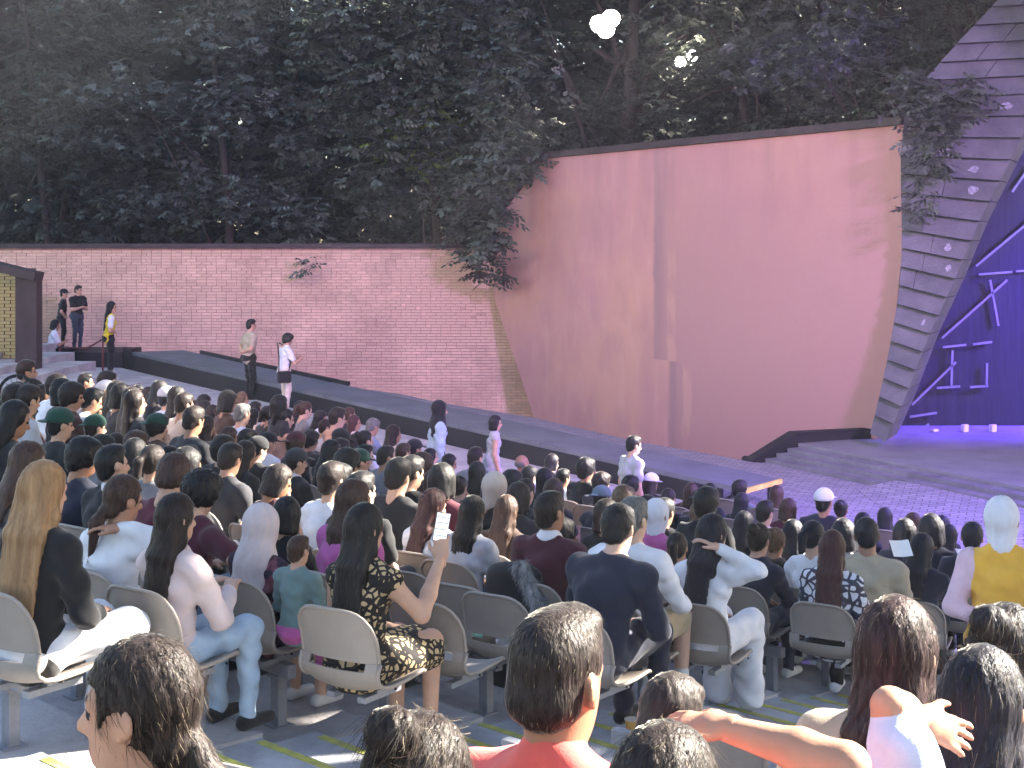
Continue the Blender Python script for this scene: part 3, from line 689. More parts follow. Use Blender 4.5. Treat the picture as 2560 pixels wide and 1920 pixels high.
def body(pose, h, near=False):
    "one figure without hair; local frame: +Y ahead, origin on the floor under the pelvis"
    g = pose.get
    sit = g('sit', True); lean = R_(g('lean', 6)); fem = g('fem', False); sw = g('sw', .165 if fem else .19); bw_ = g('bulk', .92 if fem else 1.0)
    pz = .505 if sit else .93
    t = np.array([0, math.sin(lean), math.cos(lean)]); Pv = np.array([0, -.03, pz])
    side = math.sin(R_(g('tilt', 0))); t = t+np.array([side,0,0]); t /= np.linalg.norm(t)
    curve = g('curve', .0)           # rounded back
    wa = Pv+t*.16; ch = Pv+t*.31+np.array([0,-curve*.5,0]); S = Pv+t*.43; NB = Pv+t*.475+np.array([0,curve*.3,0])
    hp, hy, hr = R_(g('hp', 4)), R_(g('hy', 0)), R_(g('hr', 0)); HR = rotz(hy)@rotx(-hp)@roty(hr)
    HO = NB+t*.055
    P = []
    hipw = (.175 if fem else .165)*bw_
    P.append(('ec',(Pv-t*.03, wa, (hipw,.128*bw_), (.138*bw_,.108*bw_)), TOP)); P.append(('ec',(wa, ch, (.138*bw_,.108*bw_), (.160*bw_,.118*bw_)), TOP)); P.append(('ec',(ch, S, (.160*bw_,.118*bw_), (.140*bw_,.082)), TOP))
    if fem: P.append(('el',(ch+np.array([0,.075,-.02]), (.115,.055,.065)), TOP))
    P.append(('rc',(NB+t*.0, HO+np.array([0,0,.03]), .058 if fem else .064, .052), SKIN))
    if g('collar'): P.append(('ec',(NB-t*.012+np.array([0,.0,0]), NB+t*.030+np.array([0,-.012,0]), (.082,.075), (.068,.066)), TRIM if g('trim') else TOP, .012))
    if g('dress') or g('skirt'):
        kn = np.array([0,.40,pz-.03]) if sit else np.array([0,.0,.45])
        P.append(('ec',(Pv, kn, (.19,.14), (.20,.11) if sit else (.22,.17)), TOP if g('dress') else BOT))
    else:
        P.append(('el',(Pv+np.array([0,-.01,-.03]), (.175*bw_,.14*bw_,.10)), BOT))
    for s, nm in ((-1,'l'),(1,'r')):
        J = S+np.array([s*sw, 0, -.02]); P.append(('rc',(S+np.array([s*.05,0,.0]), J, .070, .062*bw_), TOP)); P.append(('rc',(NB+np.array([s*.03,-.01,.015]), J+np.array([0,0,.01]), .040, .045), TOP))
        arm = g('arm_'+nm, g('arm', 'lap'))
        if isinstance(arm, tuple): E, Wr = np.array(arm[0], float), np.array(arm[1], float)
        elif arm == 'lap': E = J+np.array([s*.06,.05,-.27]); Wr = np.array([s*.07,.27,pz+.10])
        elif arm == 'knee': E = J+np.array([s*.05,.15,-.24]); Wr = np.array([s*.11,.40,pz+.10])
        elif arm == 'phone': E = J+np.array([s*.05,.11,-.26]); Wr = E+np.array([-s*.12,.18,.09])
        elif arm == 'folded': E = J+np.array([s*.05,.06,-.27]); Wr = E+np.array([-s*.22,.12,.06])
        elif arm == 'face': E = J+np.array([s*.02,.16,-.22]); Wr = HO+np.array([s*.055,.10,.0])
        elif arm == 'hair': E = J+np.array([s*.15,.02,.05]); Wr = HO+np.array([s*.07,-.06,.06])
        elif arm == 'nape': E = J+np.array([s*.14,.07,.06]); Wr = HO+np.array([s*.08,-.09,-.02])
        elif arm == 'hip': E = J+np.array([s*.12,-.04,-.25]); Wr = np.array([s*.17,.06,pz+.12])
        elif arm == 'back': E = J+np.array([s*.09,-.10,-.24]); Wr = np.array([s*.04,-.16,pz+.10])
        elif arm == 'pocket': E = J+np.array([s*.08,-.05,-.27]); Wr = np.array([s*.18,.07,pz+.0])
        else: E = J+np.array([s*.05,-.03,-.28]); Wr = E+np.array([s*.005,.06,-.245])
        ST_ = TRIM if g('vest') else TOP; sl = g('sleeve', 'short'); ar = .044*bw_ if fem else .050*bw_
        if sl == 'long':
            P.append(('rc',(J,E,.060*bw_+.008,.052),ST_)); P.append(('rc',(E,E+(Wr-E)*.93,.050,.036+.004),ST_))
        elif sl == 'none':
            P.append(('rc',(J,E,ar+.006,.041),SKIN))
        else:
            M_ = J+(E-J)*(.62 if sl == 'short' else .85); P.append(('rc',(J,M_,.064*bw_+.006,.064+g('cuff',0)),ST_)); P.append(('rc',(J+(E-J)*.4,E,ar,.042),SKIN,.012))
        if sl != 'long': P.append(('rc',(E,E+(Wr-E)*.35,.041,.042),SKIN,.02)); P.append(('rc',(E+(Wr-E)*.35,Wr,.042,.026),SKIN,.02))
        hd = (Wr-E)/np.linalg.norm(Wr-E); hd2 = np.array(g('hand_'+nm, hd), float); hd2 /= np.linalg.norm(hd2)
        if not near: P.append(('rc',(Wr, Wr+hd2*.075, .033, .024), SKIN, .02)); P.append(('rc',(Wr+hd2*.03, Wr+hd2*.07+np.array([-s*.035,.01,.015]), .014, .010), SKIN, .012))
        pose.setdefault('_h', {})[nm] = (Wr, hd2, s)
        if g('nolegs'): continue
        sp = g('spread', .11)
        if sit:
            hip = np.array([s*.09,-.01,pz-.01]); kn = np.array(g('knee_'+nm, (s*sp,.43,pz+.02))); an = np.array(g('ankle_'+nm, (s*sp,.42,.085)))
        else:
            st_ = g('stride', 0)*s; hip = np.array([s*.09,0,pz]); kn = np.array([s*.10,.03+st_*.5,.50]); an = np.array([s*.10,-.01+st_,.085+max(0,-st_)*.15])
        if g('bottom','long') == 'short':
            P.append(('rc',(hip,hip+(kn-hip)*.86,.100*bw_,.085),BOT)); P.append(('rc',(hip+(kn-hip)*.7,kn,.062,.056),SKIN,.01)); P.append(('rc',(kn,an,.056,.038),SKIN,.02))
            P.append(('rc',(an+(kn-an)*.28,an,.046,.042),SHOE if g('sock') else SKIN,.008))
        elif g('bottom') == 'wide': P.append(('rc',(hip,kn,.098,.090),BOT)); P.append(('rc',(kn,an+np.array([0,0,-.02]),.088,.092),BOT))
        elif g('dress') or g('skirt') or g('bottom') == 'bare': P.append(('rc',(hip,kn,.080,.058),SKIN)); P.append(('rc',(kn,an,.054,.036),SKIN,.02))
        else: P.append(('rc',(hip,kn,.090*bw_,.068),BOT)); P.append(('rc',(kn,an,.064,.048),BOT))
        P.append(('rc',(an+np.array([0,-.035,-.045]),an+np.array([s*.015,.15,-.052]),.042,.032),SHOE,.02))
    V, Q, reg = grow(P, h, .035)
    # even out the lines where cloth meets skin or other cloth
    E4 = np.concatenate([Q[:,[a,b]] for a, b in ((0,1),(1,2),(2,3),(3,0))]); fid = np.tile(np.arange(len(Q)), 4); key = np.sort(E4,1); o_ = np.lexsort((key[:,1],key[:,0])); ks = key[o_]; fs = fid[o_]
    same = (ks[1:] == ks[:-1]).all(1); bd = same&(reg[fs[1:]] != reg[fs[:-1]]); be = ks[1:][bd]
    for _ in range(10):
        acc = np.zeros_like(V); num = np.zeros(len(V))
        for a, b in ((0,1),(1,0)): np.add.at(acc, be[:,a], V[be[:,b]]); np.add.at(num, be[:,a], 1)
        k2 = num >= 2; V[k2] = V[k2]*.5+.5*acc[k2]/num[k2][:,None]
    # soft folds
    Nn = vnormals(V, Q); ph = RNG.uniform(0,6.3,6)
    fr = np.sin(V@np.array([9,14,31.])+ph[0]+2*np.sin(V@np.array([21,-8,12.])+ph[1]))+.7*np.sin(V@np.array([-30,22,18.])+ph[2]+1.5*np.sin(V@np.array([13,17,-9.])+ph[3]))+.6*np.sin(V@np.array([8,-40,55.])+ph[4])
    cl = np.zeros(len(V), bool); cl[Q[(reg == TOP)|(reg == BOT)].ravel()] = True
    V = V+Nn*(fr*.0058*cl)[:,None]
    parts = [(V, Q, reg)]
    hm = head_mesh(.0088 if near else .014); parts.append((hm[0]@HR.T+HO, hm[1], hm[2]))
    if near:
        for nm, (Wr, hd, s) in pose['_h'].items():
            hv, hq, hg = hand_mesh(g('curl_'+nm, g('curl', .35)), s > 0)
            y = hd; z = np.array(g('palm_'+nm, (0,0,1.)), float); z = z-y*(z@y); z /= max(np.linalg.norm(z),1e-6); x = np.cross(y, z)
            parts.append((hv@np.stack([x,y,z])+Wr-y*.005, hq, hg))
    VV = np.concatenate([p[0] for p in parts]); off = np.cumsum([0]+[len(p[0]) for p in parts[:-1]])
    QQ = np.concatenate([p[1]+o for p, o in zip(parts, off)]); RR = np.concatenate([p[2] for p in parts])
    return VV, QQ, RR, HO, HR

# ------------------------------------------------------------------ hair, scarves, caps (head frame: +Y towards the face)
CR = (0,-.012,.145)
def shell(g): return ('el',(CR,(.079+g,.098+g,.098+g)),0)
def b_front(p, z1=.168, y0=.05, zw=.078):       # face window: box with soft edges
    q = np.abs(p-np.array([0,y0+.15,z1-.15]))-np.array([zw,.15,.15]); return np.linalg.norm(np.maximum(q,0),axis=1)+np.minimum(q.max(1),0)
def below(z0, sl=0.): return lambda p: (p[:,2]-(z0+sl*p[:,1]))
def earcut(p): return np.minimum(np.linalg.norm(p-np.array([.088,.012,.098]),axis=1), np.linalg.norm(p-np.array([-.088,.012,.098]),axis=1))-.036
_hair = {}
def hair_mesh(style, h):
    k = (style, h)
    if k in _hair: return _hair[k]
    P = []; sub = []; amp = .0028; fq = 34
    face = lambda p: b_front(p)
    if style in ('short','neat'):
        g_ = .011 if style == 'short' else .007
        P = [shell(g_), ('el',((0,.035,.215),(.062,.055,.030)),0), ('el',((0,-.06,.07),(.062,.045,.05)),0)]; sub = [face, below(.045,.3), earcut]; amp = .0035
    elif style == 'fade':
        P = [('el',((0,-.008,.165),(.083,.102,.090)),0), ('el',((0,.052,.222),(.058,.045,.030)),0), ('el',((0,-.045,.095),(.0755,.066,.062)),0)]; sub = [face, below(.042,.3), earcut]; amp = .0016
    elif style == 'mop':
        P = [shell(.022), ('el',((0,.05,.20),(.075,.06,.045)),0), ('el',((0,-.06,.07),(.075,.05,.065)),0)]; sub = [lambda p: b_front(p,.150,.06), below(.03,.25)]; amp = .006; fq = 22
    elif style == 'curly':
        P = [shell(.030), ('el',((0,.03,.21),(.09,.08,.05)),0)]; sub = [lambda p: b_front(p,.155,.06), below(.04,.25)]; amp = .008; fq = 18
    elif style == 'grey_bald':
        P = [('el',((0,-.02,.118),(.084,.098,.062)),0)]; sub = [lambda p: b_front(p,.4,.015,.12), below(.05)]
    elif style in ('long','longer','blonde','half'):
        ln = {'long':-.24,'longer':-.39,'blonde':-.42,'half':-.32}[style]; w = 1.22 if style == 'blonde' else 1.0
        P = [shell(.009), ('ec',((0,-.050,.12),(0,-.088,-.06),(.080*w,.055),(.088*w,.045)),0), ('ec',((0,-.088,-.06),(0,-.122,ln),(.088*w,.045),(.100*w,.020)),0)]
        for s in (-1,1): P += [('rc',((s*.062,-.01,.15),(s*.068*w,-.015,.02),.028,.026),0), ('rc',((s*.068*w,-.015,.02),(s*.074*w,-.050,-.12),.026,.020),0)]
        if style == 'half': P += [('el',((0,-.112,.165),(.03,.022,.026)),0)]
        sub = [lambda p: b_front(p,.175,.052,.070)]; amp = .0030; fq = 30
    elif style == 'bob':
        P = [shell(.016), ('ec',((0,-.045,.12),(0,-.06,.0),(.092,.07),(.098,.06)),0)]
        for s in (-1,1): P += [('rc',((s*.072,0,.15),(s*.085,.0,.02),.034,.028),0)]
        sub = [lambda p: b_front(p,.172,.05,.068), below(-.01)]; amp = .004
    elif style == 'pony':
        P = [shell(.009), ('el',((0,-.055,.075),(.06,.045,.045)),0), ('rc',((0,-.105,.165),(0,-.150,.13),.028,.030),0,.02), ('rc',((0,-.150,.13),(0,-.150,-.05),.034,.030),0,.02), ('rc',((0,-.150,-.05),(0,-.145,-.20),.030,.010),0,.02)]; sub = [face, below(.045,.3), earcut]
    elif style == 'lowpony':
        P = [shell(.010), ('el',((0,-.065,.06),(.06,.045,.05)),0), ('rc',((0,-.105,.045),(.0,-.135,-.02),.030,.036),0,.02), ('rc',((0,-.135,-.02),(0,-.13,-.22),.036,.012),0,.02)]; sub = [face, below(-.25), earcut]
    elif style == 'bun':
        P = [shell(.010), ('el',((0,-.055,.075),(.06,.045,.045)),0), ('el',((0,-.115,.205),(.05,.045,.045)),0,.015)]; sub = [face, below(.045,.3), earcut]; amp = .004
    elif style == 'hijab':
        P = [shell(.020), ('el',((0,.02,.08),(.084,.092,.105)),0), ('ec',((0,-.005,.06),(0,-.015,-.09),(.088,.092),(.135,.122)),0), ('ec',((0,-.015,-.08),(0,-.065,-.24),(.135,.12),(.165,.055)),0), ('ec',((0,.0,-.06),(0,.10,-.17),(.12,.10),(.13,.03)),0)]
        sub = [lambda p: sd_el(p,(0,.125,.098),(.056,.075,.082))]; amp = .0035; fq = 9
    elif style == 'hijabshort':
        P = [shell(.018), ('el',((0,.02,.08),(.082,.092,.105)),0), ('ec',((0,-.01,.06),(0,-.012,-.02),(.078,.080),(.074,.074)),0)]
        sub = [lambda p: sd_el(p,(0,.125,.098),(.056,.075,.082))]; amp = .003; fq = 9
    elif style == 'longscarf':
        P = [shell(.022), ('el',((0,.02,.08),(.088,.094,.105)),0), ('ec',((0,-.02,.06),(0,-.04,-.09),(.095,.095),(.13,.11)),0), ('ec',((0,-.04,-.08),(0,-.115,-.36),(.118,.095),(.135,.04)),0), ('ec',((0,.0,-.06),(0,.10,-.14),(.12,.10),(.12,.03)),0)]
        sub = [lambda p: sd_el(p,(0,.125,.098),(.056,.075,.082))]; amp = .005; fq = 8
    elif style in ('cap','capback'):
        s = 1 if style == 'cap' else -1
        P = [('el',((0,-.008,.168),(.100,.120,.100)),0), ('el',((0,s*.145,.152),(.070,.075,.010),rotx(-.18*s)),0,.010), ('el',((0,-.008,.268),(.010,.010,.006)),0,.005)]
        sub = [lambda p: p[:,2]-.140]; amp = .0
    elif style == 'brimhat':
        P = [('el',((0,-.008,.170),(.100,.120,.095)),0), ('el',((0,-.005,.150),(.140,.160,.012)),0,.015)]; sub = [lambda p: p[:,2]-.138]; amp = .0
    V, Q, _ = grow(P, h, .025, sub=sub, smooth=1)
    if amp:
        ph = np.arctan2(V[:,0], V[:,1]+.012)+.3*np.sin(V[:,2]*14); Nn = vnormals(V, Q)
        st = np.sin(ph*fq)+.6*np.sin(ph*fq*.47+V[:,2]*9+1.3)+.5*np.sin(ph*fq*1.9+V[:,2]*17)
        if style in ('short','fade','mop','curly','neat'): st = st*.5+np.sin(V[:,0]*130+2*np.sin(V[:,1]*60))*np.sin(V[:,1]*110+V[:,2]*90)
        V = V+Nn*(st*amp*.6)[:,None]
    me = mesh('hair_'+style, V, Q, None, True); _hair[k] = (me, V, Q); return _hair[k]
def strands(V, Q, rng, n, L, w, lift=.003, fly=.1, topdown=True):
    "thin ribbons lying along a hair surface, a few flying off it"
    Nn = vnormals(V, Q); i = rng.integers(0, len(V), n); p = V[i]+Nn[i]*lift; nn = Nn[i]
    g_ = np.array([0,-.25,-1.0])+rng.normal(0,.22,(n,3)); t = g_-nn*(g_*nn).sum(1)[:,None]; t /= np.maximum(np.linalg.norm(t,axis=1),1e-6)[:,None]
    fl = (rng.uniform(0,1,n) < fly)[:,None]*rng.uniform(.1,.7,n)[:,None]
    s = np.cross(t, nn); l = L*rng.uniform(.5,1.3,n)[:,None]; c = rng.normal(0,.12,n)[:,None]
    q = [p, p+(t+nn*fl*.6)*l*.35+s*c*l*.1, p+(t+nn*fl-nn*.05)*l*.7+s*c*l*.35, p+(t+nn*fl*.8-nn*.16)*l+s*c*l*.8]
    ws = [w, w, w*.8, w*.15]; rows = []
    for a, b in zip(q, ws): rows += [a-s*b, a+s*b]
    VV = np.stack(rows,1).reshape(-1,3); b = np.arange(n)[:,None]*8
    F = np.concatenate([np.concatenate([b+k, b+k+1, b+k+3, b+k+2],1) for k in (0,2,4)])
    return VV, F

FIBRE = {}
for k_, c_ in (('dark',(.020,.015,.013)),('light',(.34,.22,.11)),('fuzz',(.30,.25,.17))):
    m = mat('hair_fibre_'+k_, c_, .6, .3, 3, spec=.2); t_ = m.node_tree; tr_ = N(t_,'ShaderNodeBsdfTranslucent'); tr_.inputs[0].default_value = (*[min(.5,v*(3 if k_ == 'dark' else 1.3)) for v in c_],1); mx_ = N(t_,'ShaderNodeMixShader'); mx_.inputs[0].default_value = .5
    t_.links.new(bs(m).outputs[0], mx_.inputs[1]); t_.links.new(tr_.outputs[0], mx_.inputs[2]); t_.links.new(mx_.outputs[0], t_.nodes['Material Output'].inputs[0]); FIBRE[k_] = m
def hairmat(name, c, rough=.52, c2=None, stretch=(70,70,9), spec=.22):
    m = mat('hair_'+name, c, rough, .45, 1.0, .28, 2.2, stretch=stretch, spec=spec, c2=c2, detail=3, sheen=.5); bs(m).inputs['Sheen Roughness'].default_value = .2; bs(m).inputs['Sheen Tint'].default_value = (1,.95,.82,1); return m
HAIR = {'black': hairmat('black', (.010,.009,.010)), 'dark': hairmat('dark_brown', (.018,.012,.011)), 'brown': hairmat('brown', (.045,.024,.018)), 'red': hairmat('red_brown', (.050,.020,.020)),
        'blonde': hairmat('blonde', (.34,.20,.10), c2=(.15,.075,.035), stretch=(24,24,1.5)), 'light': hairmat('light_brown', (.16,.10,.06), c2=(.05,.03,.02)), 'grey': hairmat('grey', (.16,.155,.15), c2=(.06,.06,.06)),
        'wine': hairmat('wine_brown', (.026,.013,.015)), 'navy': hairmat('blue_black', (.009,.009,.016))}
SKINS = [mat('skin_%d'%i, c, .5, .10, 8, .05, 120, spec=.35) for i, c in enumerate(((.46,.27,.19),(.36,.19,.125),(.28,.14,.085),(.50,.31,.23)))]
for m in SKINS: bs(m).inputs['Subsurface Weight'].default_value = .08; bs(m).inputs['Subsurface Radius'].default_value = (.02,.008,.004)
M_LIP = mat('lips', (.26,.09,.075), .45); M_EYE = mat('eyes', (.02,.015,.012), .15); M_BROW = mat('eyebrows', (.02,.014,.012), .7)
CL = {}
def cloth(name, c, var=.12, rough=.85):
    return mat('cloth_'+name, c, rough, var, 7, .10, 200, sheen=.15, spec=.2)
for n_, c_ in dict(black=(.012,.012,.014), charcoal=(.028,.028,.034), navy=(.016,.018,.034), white=(.62,.62,.66), cream=(.55,.48,.40), pinkwhite=(.58,.46,.45), beige=(.36,.30,.22), maroon=(.060,.012,.022), wine=(.085,.012,.025),
                   brown=(.055,.030,.024), grey=(.17,.17,.19), ltgrey=(.36,.36,.40), blue=(.03,.10,.42), denim=(.14,.19,.27), ltdenim=(.33,.43,.54), jeans=(.035,.042,.065), green=(.010,.045,.032), olive=(.07,.08,.05), pink=(.42,.09,.27), coral=(.60,.10,.085),
                   yellow=(.62,.33,.05), brightyellow=(.70,.52,.03), purple=(.05,.03,.10), ltblue=(.40,.46,.62), teal=(.12,.19,.19), peach=(.50,.27,.18), khaki=(.33,.26,.17), pinkish=(.42,.27,.33), ltpink=(.56,.38,.46), shoe_w=(.55,.55,.55), shoe_b=(.015,.015,.016), hijabw=(.55,.55,.62), hijabp=(.46,.39,.40), hijabc=(.46,.40,.36), greyblue=(.13,.17,.21)).items():
    CL[n_] = cloth(n_, c_)
def pattern(name, base, spots, scale, thr, kind='cell'):
    m = mat('cloth_'+name, base, .85, .1); t = m.node_tree; b = bs(m); tc = N(t,'ShaderNodeTexCoord')
    if kind == 'cell':
        v = N(t,'ShaderNodeTexVoronoi', Scale=scale, feature='DISTANCE_TO_EDGE'); t.links.new(tc.outputs['Object'], v.inputs['Vector']); src = v.outputs['Distance']
        n = N(t,'ShaderNodeTexNoise', Scale=scale*.8); t.links.new(tc.outputs['Object'], n.inputs['Vector'])
        mm = N(t,'ShaderNodeMath', operation='MULTIPLY'); t.links.new(src, mm.inputs[0]); t.links.new(n.outputs[0], mm.inputs[1]); src = mm.outputs[0]
    else:
        n = N(t,'ShaderNodeTexNoise', Scale=scale, Detail=2); t.links.new(tc.outputs['Object'], n.inputs['Vector']); src = n.outputs[0]
    r = N(t,'ShaderNodeMapRange'); r.inputs[1].default_value = thr; r.inputs[2].default_value = thr*1.15; t.links.new(src, r.inputs[0])
    mx = N(t,'ShaderNodeMix', data_type='RGBA'); mx.inputs[6].default_value = (*spots,1); mx.inputs[7].default_value = (*base,1); t.links.new(r.outputs[0], mx.inputs[0]); t.links.new(mx.outputs[2], b.inputs['Base Color'])
    CL[name] = m
pattern('leopard', (.42,.31,.17), (.012,.010,.010), 26, .085)
pattern('floral', (.60,.60,.66), (.05,.05,.07), 13, .055)
pattern('darkprint', (.025,.015,.028), (.16,.05,.07), 9, .40, 'noise')

PEOPLE = []; SEATS = []
def person(loc, yaw, scale, pose, hair, haircol, top, bottom, shoes, label, skin=0, near=False, cap=None, hairmesh=True, group=None, vox=None, fstr=0):
    pose = dict(pose); V, Q, reg, HO, HR = body(pose, vox or (.0155 if near else .031), near)
    me = mesh('person', V*scale, Q, [SKINS[skin], CL[top], CL[bottom], CL[shoes], M_LIP, M_EYE, M_BROW, CL[pose.get('trim') or 'white']], True, reg)
    o = ob('person', me, None, loc, yaw); tag(o, label, 'person', group)
    M = Matrix.Translation(Vector(HO*scale))@Matrix(HR.tolist()).to_4x4()@Matrix.Scale(scale,4)
    def wear(style, name, m, n=0):
        hm, hv, hq = hair_mesh(style, .0088 if near else .014)
        if n and near:
            rg = np.random.default_rng(len(PEOPLE)); shrt = style in ('fade','short','neat')
            sv, sf = strands(hv, hq, rg, n//3, .018 if shrt else .07, .00045, lift=.0006, fly=.03); fv, ff = strands(hv, hq, rg, int(n*.05), .010 if shrt else .03, .0003, lift=.0, fly=1.0)
            d = mesh(name, np.concatenate([hv,sv,fv]), np.concatenate([hq, sf+len(hv), ff+len(hv)+len(sv)]), [m, FIBRE['light' if m.name in ('hair_blonde','hair_light_brown') else 'dark'], FIBRE['fuzz']], True, np.concatenate([np.zeros(len(hq),int), np.ones(len(sf),int), np.full(len(ff),2)]))
        else:
            d = hm
            if not d.materials: d.materials.append(m)
        c = ob(name, d, o); c.matrix_local = M
        if not (n and near): c.material_slots[0].link = 'OBJECT'; c.material_slots[0].material = m
        return c
    hs = []
    if hair in ('hijab','longscarf','hijabshort'): hs.append(wear(hair, 'headscarf', CL[haircol]))
    elif hair: hs.append(wear(hair, 'hair', HAIR[haircol], fstr))
    if cap: hs.append(wear(cap[0], 'cap' if cap[0] != 'brimhat' else 'hat', CL[cap[1]]))
    o['_head'] = list(Vector(loc)+Matrix.Rotation(yaw,3,'Z')@Vector(HO*scale+np.array([0,0,.19*scale])))
    PEOPLE.append(o); return o

def row_spot(x, j, off=.45):
    k = (x-1280)/FPX; R = Rfront(j)+off; a = k*k+1; b = -2*(C.x*k+C.y); c = C.x**2+C.y**2-R*R; D = b*b-4*a*c
    if D < 0: return None
    d = (-b-math.sqrt(D))/(2*a); return Vector((k*d, d))
def face_yaw(p, adj=0):       # yaw that turns +Y towards the stage
    v = Vector((14.5,31.0))-p; return math.atan2(v.y, v.x)-math.pi/2+R_(adj)
def depth_at(x, y):       # how far off a seated head at this pixel sits
    X, Y = (x-1280)/1280, (y-1100)/200
    return 1.33*math.exp(2.9911+1.3437*X-1.3686*Y-.8382*X*Y+.4945*X*X+.1749*Y*Y)
def choose(x, y, hh, lo=-7, hi=22, mind=.42, row=None, dd=None):
    best = None; dd = dd or depth_at(x, y)
    for j in ([row] if row is not None else range(lo, hi)):
        p = row_spot(x, j)
        if p is None or p.y < 1.2: continue
        if beyond(p) > -.15 and row is None: continue
        z = ztier(j); need = CAMZ-(y-HOR)/FPX*p.y-z; e = .8*max(0, abs(need-hh)-.04)+1.2*abs(math.log(p.y/dd))
        ac = (p-AL).dot(AN)
        if row is None and ac > (-.15 if x < 1850 else .5): e += 1.5
        for (q, jj) in SEATS:
            if (q-p).length < mind: e += .5*(mind-(q-p).length)/mind+.08
        if best is None or e < best[0]: best = (e, j, p, z, need)
    return best

# ------------------------------------------------------------------ chairs
M_CHAIR = mat('beige_seat_plastic', (.275,.235,.205), .48, .12, 3, .08, 60, spec=.4); M_BRKT = mat('grey_steel_leg', (.22,.225,.25), .6, .25, 6, .2, 40); M_RUST = mat('rusty_steel', (.20,.085,.04), .85, .5, 7, .4, 30, c2=(.18,.18,.2))
def chair_meshes():
    prof = [(-.268,.850),(-.256,.80),(-.243,.745),(-.231,.69),(-.221,.64),(-.215,.60),(-.214,.585),(-.226,.540),(-.224,.505),(-.205,.462),(-.160,.428),(-.08,.411),(.04,.411),(.13,.420),(.19,.428),(.212,.420)]
    nc = 14
    def grid(rows, hw):
        V = []
        for i, (y, z) in enumerate(rows):
            for c in range(nc+1):
                t = -1+2*c/nc; k = hw(i, t)
                V.append([t*k[0], y+k[1], z+k[2]])
        return V
    def back_hw(i, t):
        top = max(0, 1-i/3.2); w = .246-.014*max(0,1-i/2)
        return w, .045*abs(t)**2.6, -.075*abs(t)**5*top-.012*top*(1-t*t)*0+.018*top*(t*t)*.0
    def seat_hw(i, t):
        f = i/9; w = .254-.01*f
        return w, .045*abs(t)**2.6*(1-f), .045*abs(t)**2.4*min(1, f*1.6)
    def shell_me(rows, hw, name, slot=None):
        V = grid(rows, hw); bm = bmesh.new(); vv = [bm.verts.new(v) for v in V]
        for i in range(len(rows)-1):
            for c in range(nc):
                if slot is not None and i == slot and 2 <= c < nc-2: continue
                bm.faces.new((vv[i*(nc+1)+c], vv[i*(nc+1)+c+1], vv[(i+1)*(nc+1)+c+1], vv[(i+1)*(nc+1)+c]))
        bmesh.ops.recalc_face_normals(bm, faces=bm.faces); bmesh.ops.solidify(bm, geom=bm.faces[:], thickness=.010); bmesh.ops.recalc_face_normals(bm, faces=bm.faces)
        me = bpy.data.meshes.new(name); bm.to_mesh(me); bm.free(); me.materials.append(M_CHAIR); me.polygons.foreach_set('use_smooth',[True]*len(me.polygons)); me.set_sharp_from_angle(angle=R_(40)); return me, V
    b, VB = shell_me(prof[:7], back_hw, 'backrest'); s, VS = shell_me(prof[6:], seat_hw, 'seat', 0)
    # rolled rim around back and seat
    n = nc+1; rim = [VB[i*n] for i in range(6,-1,-1)]+[VB[c] for c in range(1,nc)]+[VB[i*n+nc] for i in range(0,7)]
    r1 = MB().tube(rim, .0105, 7).me('rim', M_CHAIR, True)
    rim2 = [VS[i*n] for i in range(0,10)]+[VS[9*n+c] for c in range(1,nc)]+[VS[i*n+nc] for i in range(9,-1,-1)]
    r2 = MB().tube(rim2, .0115, 7).me('seat_rim', M_CHAIR, True)
    k = MB().box((-.10,.02,.372),(.05,.30,.03)).box((.10,.02,.372),(.05,.30,.03)).box((0,-.0,.395),(.25,.06,.02)).me('bracket', M_BRKT)
    bolts = MB()
    for s_ in (-1,1):
        for y in (-.05,.12): bolts.tube([(s_*.254,y,.437),(s_*.262,y,.437)],.007,8)
    return b, r1, s, r2, k, bolts.me('bolts', M_BLACK)
CHB, CHR, CHS, CHR2, CHK, CHBOLT = chair_meshes()
CHAIRS = []
def chair(p, z, yaw, label, full=True):
    e = empty('stadium_seat', (p.x,p.y,z), yaw); tag(e, label, 'seat', 'beige plastic seats on the terraces')
    b = ob('backrest', CHB, e); ob('rim', CHR, b); s = ob('seat', CHS, e); ob('rim', CHR2, s)
    if full: ob('bracket', CHK, e); ob('bolts', CHBOLT, s)
    CHAIRS.append(e); return e

